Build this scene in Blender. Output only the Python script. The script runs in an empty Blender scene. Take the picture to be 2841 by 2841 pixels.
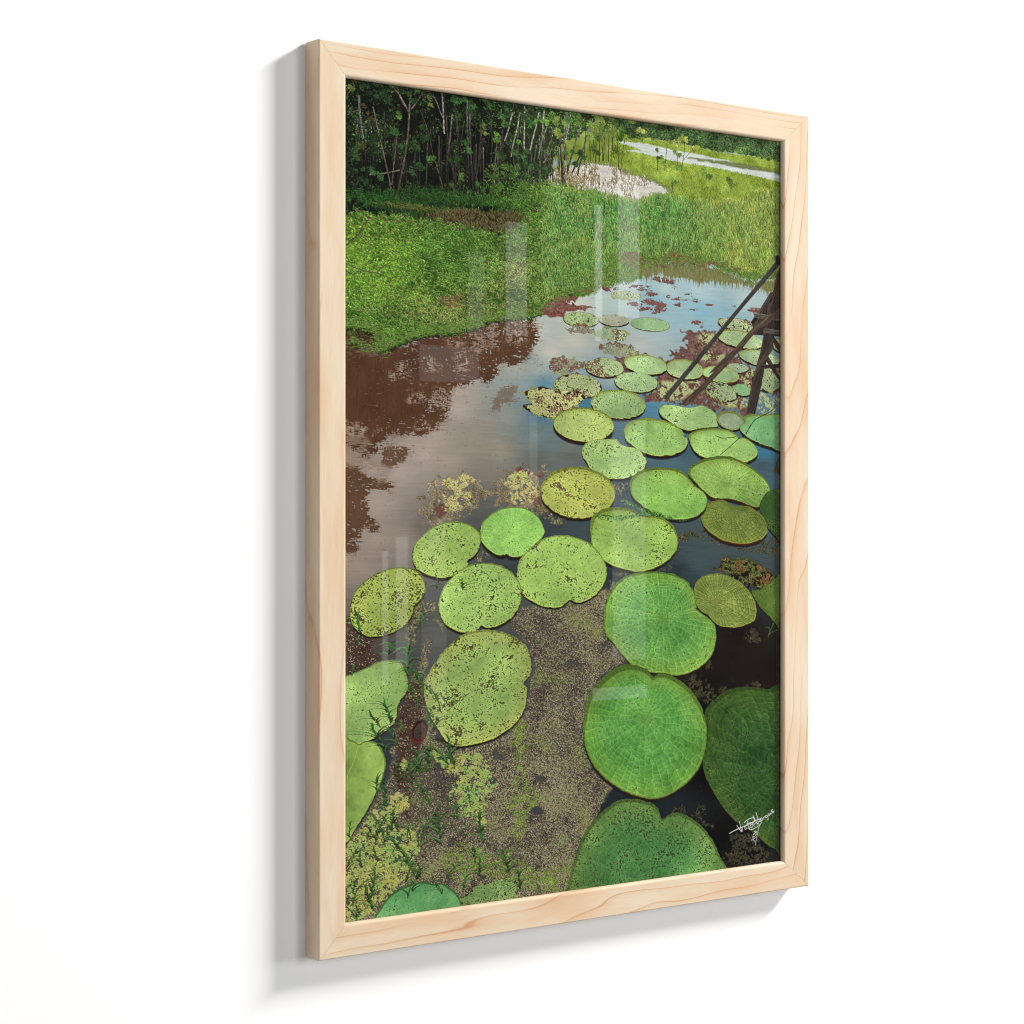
import bpy, bmesh, math
import numpy as np
from mathutils import Matrix, Vector

# ------------------------------------------------------------------ scene scale (metres)
FH = 0.9                      # outer height of the frame
FW = 0.75496 * FH             # outer width
FT = 0.0287 * FH              # depth of the moulding
Z0 = 1.10                     # height of the frame's lower edge on the wall
RECESS = 0.008 * FH           # the print lies this far behind the front face
BAR_L, BAR_R, BAR_T, BAR_B = 0.0358 * FH, 0.0464 * FH, 0.0375 * FH, 0.0365 * FH
ZM = Z0 + FH / 2

scene = bpy.context.scene
col = scene.collection

# ------------------------------------------------------------------ camera
cam_d = bpy.data.cameras.new('camera')
cam_d.sensor_width = 36.0
cam_d.lens = 75.890
cam_d.shift_y = -0.00466
cam_d.clip_end = 200.0
cam = bpy.data.objects.new('camera', cam_d)
col.objects.link(cam)
cam.location = (-1.65353 * FH, -2.00115 * FH, Z0 + 0.49198 * FH)
cam.rotation_euler = (math.radians(90), 0, -math.radians(90 - 51.995))
scene.camera = cam

# ------------------------------------------------------------------ light
world = bpy.data.worlds.new('World')
scene.world = world
world.use_nodes = True
bgn = world.node_tree.nodes['Background']
bgn.inputs['Color'].default_value = (1, 1, 1, 1)
bgn.inputs['Strength'].default_value = 0.085

def area(name, direction, dist, sx, sy, power, target=(0, 0, ZM), colour=(1, 1, 1)):
    d = bpy.data.lights.new(name, 'AREA')
    d.shape = 'RECTANGLE'
    d.size, d.size_y = sx, sy
    d.energy = power
    d.color = colour
    o = bpy.data.objects.new(name, d)
    col.objects.link(o)
    v = Vector(direction).normalized()
    o.location = Vector(target) + v * dist
    o.rotation_euler = v.to_track_quat('Z', 'Y').to_euler()
    return o

def azel(az, el):
    a, e = math.radians(az), math.radians(el)
    return (math.sin(a) * math.cos(e), -math.cos(a) * math.cos(e), math.sin(e))

area('key_lamp', (0.0545, -0.0305, 0.0400), 7.5, 2.4, 0.8, 850, colour=(1, 0.985, 0.965))
area('side_fill_lamp', azel(57, 0), 8.0, 1.9, 1.5, 185)
area('front_fill_lamp', azel(16, 4), 5.0, 1.6, 2.2, 68)
area('left_fill_lamp', azel(-42, 6), 5.0, 2.4, 2.4, 56)
# unseen lights added off to the right, mirrored as pale window bars in the glass
def strip(name, x0, x1, z0, z1, radiance, y=-2.3):
    d = bpy.data.lights.new(name, 'AREA')
    d.shape = 'RECTANGLE'
    d.size, d.size_y = x1 - x0, z1 - z0
    d.energy = radiance * math.pi * (x1 - x0) * (z1 - z0)
    o = bpy.data.objects.new(name, d)
    col.objects.link(o)
    o.location = ((x0 + x1) / 2, y, (z0 + z1) / 2)
    o.rotation_euler = (math.radians(90), 0, 0)      # shines along +y, towards the wall
strip('added_glare_strip', 1.945, 1.968, 1.952, 2.287, 1.95)
strip('added_glare_strip', 2.020, 2.090, 2.016, 2.371, 1.49)
strip('added_glare_strip', 1.667, 1.731, 1.954, 2.224, 0.98)
strip('added_glare_strip', 1.310, 1.326, 1.137, 1.442, 1.10)
strip('added_glare_strip', 1.348, 1.382, 1.176, 1.474, 0.98)
strip('added_glare_strip', 1.937, 2.115, 1.066, 1.097, 1.04)
strip('added_glare_strip', 2.001, 2.111, 1.163, 1.760, 0.72)
strip('added_glare_strip', 1.414, 1.587, 1.835, 1.919, 0.52)
strip('added_glare_strip', 1.739, 1.763, 1.549, 1.766, 0.52)
strip('added_glare_strip', 1.555, 1.603, 1.948, 2.144, 0.45)
strip('added_glare_strip', 1.420, 1.492, 1.005, 1.515, 0.36)

scene.view_settings.view_transform = 'Standard'
scene.view_settings.look = 'None'
scene.view_settings.exposure = 0.0
scene.view_settings.gamma = 1.0
scene.view_settings.use_curve_mapping = False
scene.render.film_transparent = False
scene.cycles.pixel_filter_type = 'BLACKMAN_HARRIS'
scene.cycles.filter_width = 1.1
scene.cycles.max_bounces = 6
scene.cycles.transparent_max_bounces = 12

# ------------------------------------------------------------------ materials
def srgb(r, g, b):
    f = lambda c: c / 12.92 if c <= 0.04045 else ((c + 0.055) / 1.055) ** 2.4
    return (f(r / 255), f(g / 255), f(b / 255), 1.0)

def new_mat(name):
    m = bpy.data.materials.new(name)
    m.use_nodes = True
    nt = m.node_tree
    return m, nt, nt.nodes['Principled BSDF']

def node(nt, t, **kw):
    n = nt.nodes.new(t)
    for k, v in kw.items():
        setattr(n, k, v)
    return n

def wall_material():
    m, nt, b = new_mat('white_wall_paint')
    b.inputs['Base Color'].default_value = (0.92, 0.92, 0.92, 1)
    b.inputs['Roughness'].default_value = 0.9
    b.inputs['Specular IOR Level'].default_value = 0.1
    tc = node(nt, 'ShaderNodeTexCoord')
    n = node(nt, 'ShaderNodeTexNoise')
    n.inputs['Scale'].default_value = 260
    n.inputs['Detail'].default_value = 3
    bp = node(nt, 'ShaderNodeBump')
    bp.inputs['Strength'].default_value = 0.04
    bp.inputs['Distance'].default_value = 0.001
    nt.links.new(tc.outputs['Object'], n.inputs['Vector'])
    nt.links.new(n.outputs['Fac'], bp.inputs['Height'])
    nt.links.new(bp.outputs['Normal'], b.inputs['Normal'])
    return m

def wood_material(name, offset, slope, scale, dist, line_amt):
    """pale sanded pine; the grain runs along local X of the bar, year rings as thin warm lines"""
    m, nt, b = new_mat(name)
    L = nt.links.new
    tc = node(nt, 'ShaderNodeTexCoord')
    sep = node(nt, 'ShaderNodeSeparateXYZ')
    L(tc.outputs['Object'], sep.inputs[0])
    # year rings: position across the bar, sheared along it, bent by stretched noise
    mp = node(nt, 'ShaderNodeMapping')
    mp.inputs['Location'].default_value = offset
    mp.inputs['Scale'].default_value = (3.2, 16, 16)
    L(tc.outputs['Object'], mp.inputs['Vector'])
    nz = node(nt, 'ShaderNodeTexNoise')
    nz.inputs['Scale'].default_value = 1.0
    nz.inputs['Detail'].default_value = 2.0
    nz.inputs['Roughness'].default_value = 0.45
    L(mp.outputs['Vector'], nz.inputs['Vector'])
    def math_(op, a, bb):
        n = node(nt, 'ShaderNodeMath', operation=op)
        for i, v in enumerate((a, bb)):
            if isinstance(v, (int, float)):
                n.inputs[i].default_value = v
            elif v is not None:
                L(v, n.inputs[i])
        return n.outputs[0]
    q = math_('ADD', math_('MULTIPLY', sep.outputs['Z'], scale), math_('MULTIPLY', sep.outputs['Y'], scale * 0.7))
    q = math_('ADD', q, math_('MULTIPLY', sep.outputs['X'], slope))
    q = math_('ADD', q, math_('MULTIPLY', nz.outputs['Fac'], dist))
    fr = math_('FRACT', math_('ADD', q, 37.3 + offset[0]), 0.0)
    ramp = node(nt, 'ShaderNodeValToRGB')
    e = ramp.color_ramp.elements
    e[0].position = 0.0; e[0].color = (0, 0, 0, 1)
    e[1].position = 1.0; e[1].color = (0.1, 0.1, 0.1, 1)
    for p, v in ((0.45, 0.02), (0.80, 0.16), (0.90, 0.36), (0.935, 0.95), (0.955, 1.0), (0.975, 0.25)):
        x = e.new(p); x.color = (v, v, v, 1)
    L(fr, ramp.inputs['Fac'])
    # the lines come and go
    mp3 = node(nt, 'ShaderNodeMapping')
    mp3.inputs['Location'].default_value = (offset[0] + 9, offset[1], 3)
    mp3.inputs['Scale'].default_value = (6, 30, 30)
    L(tc.outputs['Object'], mp3.inputs['Vector'])
    nf = node(nt, 'ShaderNodeTexNoise')
    nf.inputs['Scale'].default_value = 1.0
    nf.inputs['Detail'].default_value = 2
    L(mp3.outputs['Vector'], nf.inputs['Vector'])
    gate = node(nt, 'ShaderNodeMapRange')
    gate.inputs['From Min'].default_value = 0.38
    gate.inputs['From Max'].default_value = 0.58
    L(nf.outputs['Fac'], gate.inputs['Value'])
    amt = math_('MULTIPLY', math_('MULTIPLY', ramp.outputs['Color'], gate.outputs['Result']), line_amt)
    # broad tone
    mp2 = node(nt, 'ShaderNodeMapping')
    mp2.inputs['Location'].default_value = (offset[1], offset[0], 1)
    mp2.inputs['Scale'].default_value = (7, 42, 42)
    L(tc.outputs['Object'], mp2.inputs['Vector'])
    nb = node(nt, 'ShaderNodeTexNoise')
    nb.inputs['Scale'].default_value = 1.0
    nb.inputs['Detail'].default_value = 3
    L(mp2.outputs['Vector'], nb.inputs['Vector'])
    tone = node(nt, 'ShaderNodeMix', data_type='RGBA')
    tone.inputs[6].default_value = srgb(217, 199, 174)
    tone.inputs[7].default_value = srgb(212, 181, 147)
    mr = node(nt, 'ShaderNodeMapRange')
    mr.inputs['From Min'].default_value = 0.38
    mr.inputs['From Max'].default_value = 0.70
    L(nb.outputs['Fac'], mr.inputs['Value'])
    L(mr.outputs['Result'], tone.inputs[0])
    mix = node(nt, 'ShaderNodeMix', data_type='RGBA')
    mix.inputs[7].default_value = srgb(190, 126, 74)
    L(amt, mix.inputs[0])
    L(tone.outputs[2], mix.inputs[6])
    # fibres and pores
    mp4 = node(nt, 'ShaderNodeMapping')
    mp4.inputs['Scale'].default_value = (60, 1400, 1400)
    L(tc.outputs['Object'], mp4.inputs['Vector'])
    nfib = node(nt, 'ShaderNodeTexNoise')
    nfib.inputs['Scale'].default_value = 1.0
    nfib.inputs['Detail'].default_value = 2
    L(mp4.outputs['Vector'], nfib.inputs['Vector'])
    fib = node(nt, 'ShaderNodeMapRange')
    fib.inputs['From Min'].default_value = 0.25
    fib.inputs['From Max'].default_value = 0.75
    fib.inputs['To Min'].default_value = 0.95
    fib.inputs['To Max'].default_value = 1.04
    L(nfib.outputs['Fac'], fib.inputs['Value'])
    mul = node(nt, 'ShaderNodeMix', data_type='RGBA', blend_type='MULTIPLY')
    mul.inputs[0].default_value = 1.0
    L(mix.outputs[2], mul.inputs[6])
    L(fib.outputs['Result'], mul.inputs[7])
    L(mul.outputs[2], b.inputs['Base Color'])
    b.inputs['Roughness'].default_value = 0.55
    b.inputs['Specular IOR Level'].default_value = 0.25
    bp = node(nt, 'ShaderNodeBump')
    bp.inputs['Strength'].default_value = 0.12
    bp.inputs['Distance'].default_value = 0.0006
    L(nfib.outputs['Fac'], bp.inputs['Height'])
    L(bp.outputs['Normal'], b.inputs['Normal'])
    return m

def glass_material():
    m = bpy.data.materials.new('picture_glass')
    m.use_nodes = True
    nt = m.node_tree
    nt.nodes.clear()
    out = node(nt, 'ShaderNodeOutputMaterial')
    fr = node(nt, 'ShaderNodeFresnel')
    fr.inputs['IOR'].default_value = 1.5
    tr = node(nt, 'ShaderNodeBsdfTransparent')
    gl = node(nt, 'ShaderNodeBsdfGlossy')
    gl.inputs['Roughness'].default_value = 0.0
    mx = node(nt, 'ShaderNodeMixShader')
    # the pane is thin: entering and leaving faces reflect alike
    ge = node(nt, 'ShaderNodeNewGeometry')
    io = node(nt, 'ShaderNodeMapRange')
    io.inputs['To Min'].default_value = 1.5
    io.inputs['To Max'].default_value = 1 / 1.5
    nt.links.new(ge.outputs['Backfacing'], io.inputs['Value'])
    nt.links.new(io.outputs['Result'], fr.inputs['IOR'])
    nt.links.new(fr.outputs[0], mx.inputs[0])
    nt.links.new(tr.outputs[0], mx.inputs[1])
    nt.links.new(gl.outputs[0], mx.inputs[2])
    nt.links.new(mx.outputs[0], out.inputs[0])
    return m

def print_material():
    m, nt, b = new_mat('photo_print_ink')
    a = node(nt, 'ShaderNodeAttribute', attribute_name='ink', attribute_type='GEOMETRY')
    nt.links.new(a.outputs['Color'], b.inputs['Base Color'])
    b.inputs['Roughness'].default_value = 0.9
    b.inputs['Specular IOR Level'].default_value = 0.0
    return m

def plain_material(name, rgb, rough=0.7):
    m, nt, b = new_mat(name)
    tc = node(nt, 'ShaderNodeTexCoord')
    n = node(nt, 'ShaderNodeTexNoise')
    n.inputs['Scale'].default_value = 120
    mr = node(nt, 'ShaderNodeMapRange')
    mr.inputs['To Min'].default_value = 0.92
    mr.inputs['To Max'].default_value = 1.0
    mx = node(nt, 'ShaderNodeMix', data_type='RGBA', blend_type='MULTIPLY')
    mx.inputs[0].default_value = 1.0
    mx.inputs[6].default_value = rgb
    nt.links.new(tc.outputs['Object'], n.inputs['Vector'])
    nt.links.new(n.outputs['Fac'], mr.inputs['Value'])
    nt.links.new(mr.outputs['Result'], mx.inputs[7])
    nt.links.new(mx.outputs[2], b.inputs['Base Color'])
    b.inputs['Roughness'].default_value = rough
    return m

# ------------------------------------------------------------------ setting: the white wall
def mesh_obj(name, verts, faces, mat, parent=None):
    me = bpy.data.meshes.new(name)
    me.from_pydata(verts, [], faces)
    me.update()
    me.materials.append(mat)
    o = bpy.data.objects.new(name, me)
    col.objects.link(o)
    if parent:
        o.parent = parent
    return o

def box_obj(name, lo, hi, mat, parent=None):
    x0, y0, z0 = lo
    x1, y1, z1 = hi
    v = [(x0, y0, z0), (x1, y0, z0), (x1, y1, z0), (x0, y1, z0), (x0, y0, z1), (x1, y0, z1), (x1, y1, z1), (x0, y1, z1)]
    f = [(0, 3, 2, 1), (4, 5, 6, 7), (0, 1, 5, 4), (1, 2, 6, 5), (2, 3, 7, 6), (3, 0, 4, 7)]
    return mesh_obj(name, v, f, mat, parent)

wall = box_obj('wall', (-6, 0, -1.6), (8, 0.12, 5.0), wall_material())
wall['kind'] = 'structure'

# ------------------------------------------------------------------ the framed picture
root = bpy.data.objects.new('framed_picture', None)
col.objects.link(root)
root.location = (0, 0, Z0)
root['label'] = 'pale pine picture frame with a glazed photograph of giant lily pads on the white wall'
root['category'] = 'framed picture'

GAP = 0.0012                                  # the frame stands a hair off the wall on its hangers
def make_bar(centre, inward, length, width, w_start, w_end, mat, label):
    """one mitred length of moulding; local x runs along it, y towards the viewer, z inwards"""
    c, r, lip, step = 0.0011, 0.0034, 0.0050, 0.0060
    T = FT
    prof = [(0, GAP), (0, T - c), (c * 0.3, T - c * 0.3), (c, T)]
    prof += [(width - r, T), (width - r * 0.62, T - r * 0.08), (width - r * 0.29, T - r * 0.29), (width - r * 0.08, T - r * 0.62), (width, T - r)]
    prof += [(width, T - lip), (width - step, T - lip), (width - step, GAP)]
    eps = 0.00010
    verts = []
    for s, y in prof:
        verts.append((-length / 2 + s * w_start / width + eps, y, s))
    for s, y in prof:
        verts.append((length / 2 - s * w_end / width - eps, y, s))
    n = len(prof)
    faces = [(i, (i + 1) % n, n + (i + 1) % n, n + i) for i in range(n)]
    faces += [tuple(range(n - 1, -1, -1)), tuple(range(n, 2 * n))]
    o = mesh_obj('frame_bar', verts, faces, mat, root)
    bm = bmesh.new()
    bm.from_mesh(o.data)
    bmesh.ops.recalc_face_normals(bm, faces=bm.faces)
    bm.to_mesh(o.data)
    bm.free()
    zi = Vector(inward)
    yi = Vector((0, -1, 0))
    xi = yi.cross(zi)
    M = Matrix((xi, yi, zi)).transposed().to_4x4()
    M.translation = Vector(centre)
    o.matrix_local = M
    o['label'] = label
    return o

make_bar((-FW / 2, 0, FH / 2), (1, 0, 0), FH, BAR_L, BAR_B, BAR_T, wood_material('pine_left', (3.1, 0.7, 0.2), 2.6, 30, 3.4, 0.60), 'left upright of the pale pine frame')
make_bar((FW / 2, 0, FH / 2), (-1, 0, 0), FH, BAR_R, BAR_T, BAR_B, wood_material('pine_right', (7.4, 2.2, 1.3), -9.0, 44, 4.2, 0.80), 'right upright of the pale pine frame with slanting grain')
make_bar((0, 0, FH), (0, 0, -1), FW, BAR_T, BAR_L, BAR_R, wood_material('pine_top', (11.9, 4.0, 2.6), 2.2, 120, 4.4, 0.85), 'top rail of the pale pine frame with thin long grain lines')
make_bar((0, 0, 0), (0, 0, 1), FW, BAR_B, BAR_R, BAR_L, wood_material('pine_bottom', (17.2, 5.3, 4.1), 3.6, 85, 6.0, 0.72), 'bottom rail of the pale pine frame with curved grain')

IX0, IX1 = -FW / 2 + BAR_L, FW / 2 - BAR_R     # sight edges of the opening
IZ0, IZ1 = BAR_B, FH - BAR_T
pane = box_obj('glass_pane', (IX0 - 0.003, -FT + 0.0052, IZ0 - 0.003), (IX1 + 0.003, -FT + 0.0070, IZ1 + 0.003), glass_material(), root)
pane['label'] = 'clear glass pane with faint pale reflections'
box_obj('backing_board', (IX0 - 0.003, -FT + 0.0085, IZ0 - 0.003), (IX1 + 0.003, -FT + 0.0120, IZ1 + 0.003), plain_material('grey_board', srgb(150, 140, 125)), root)

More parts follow.
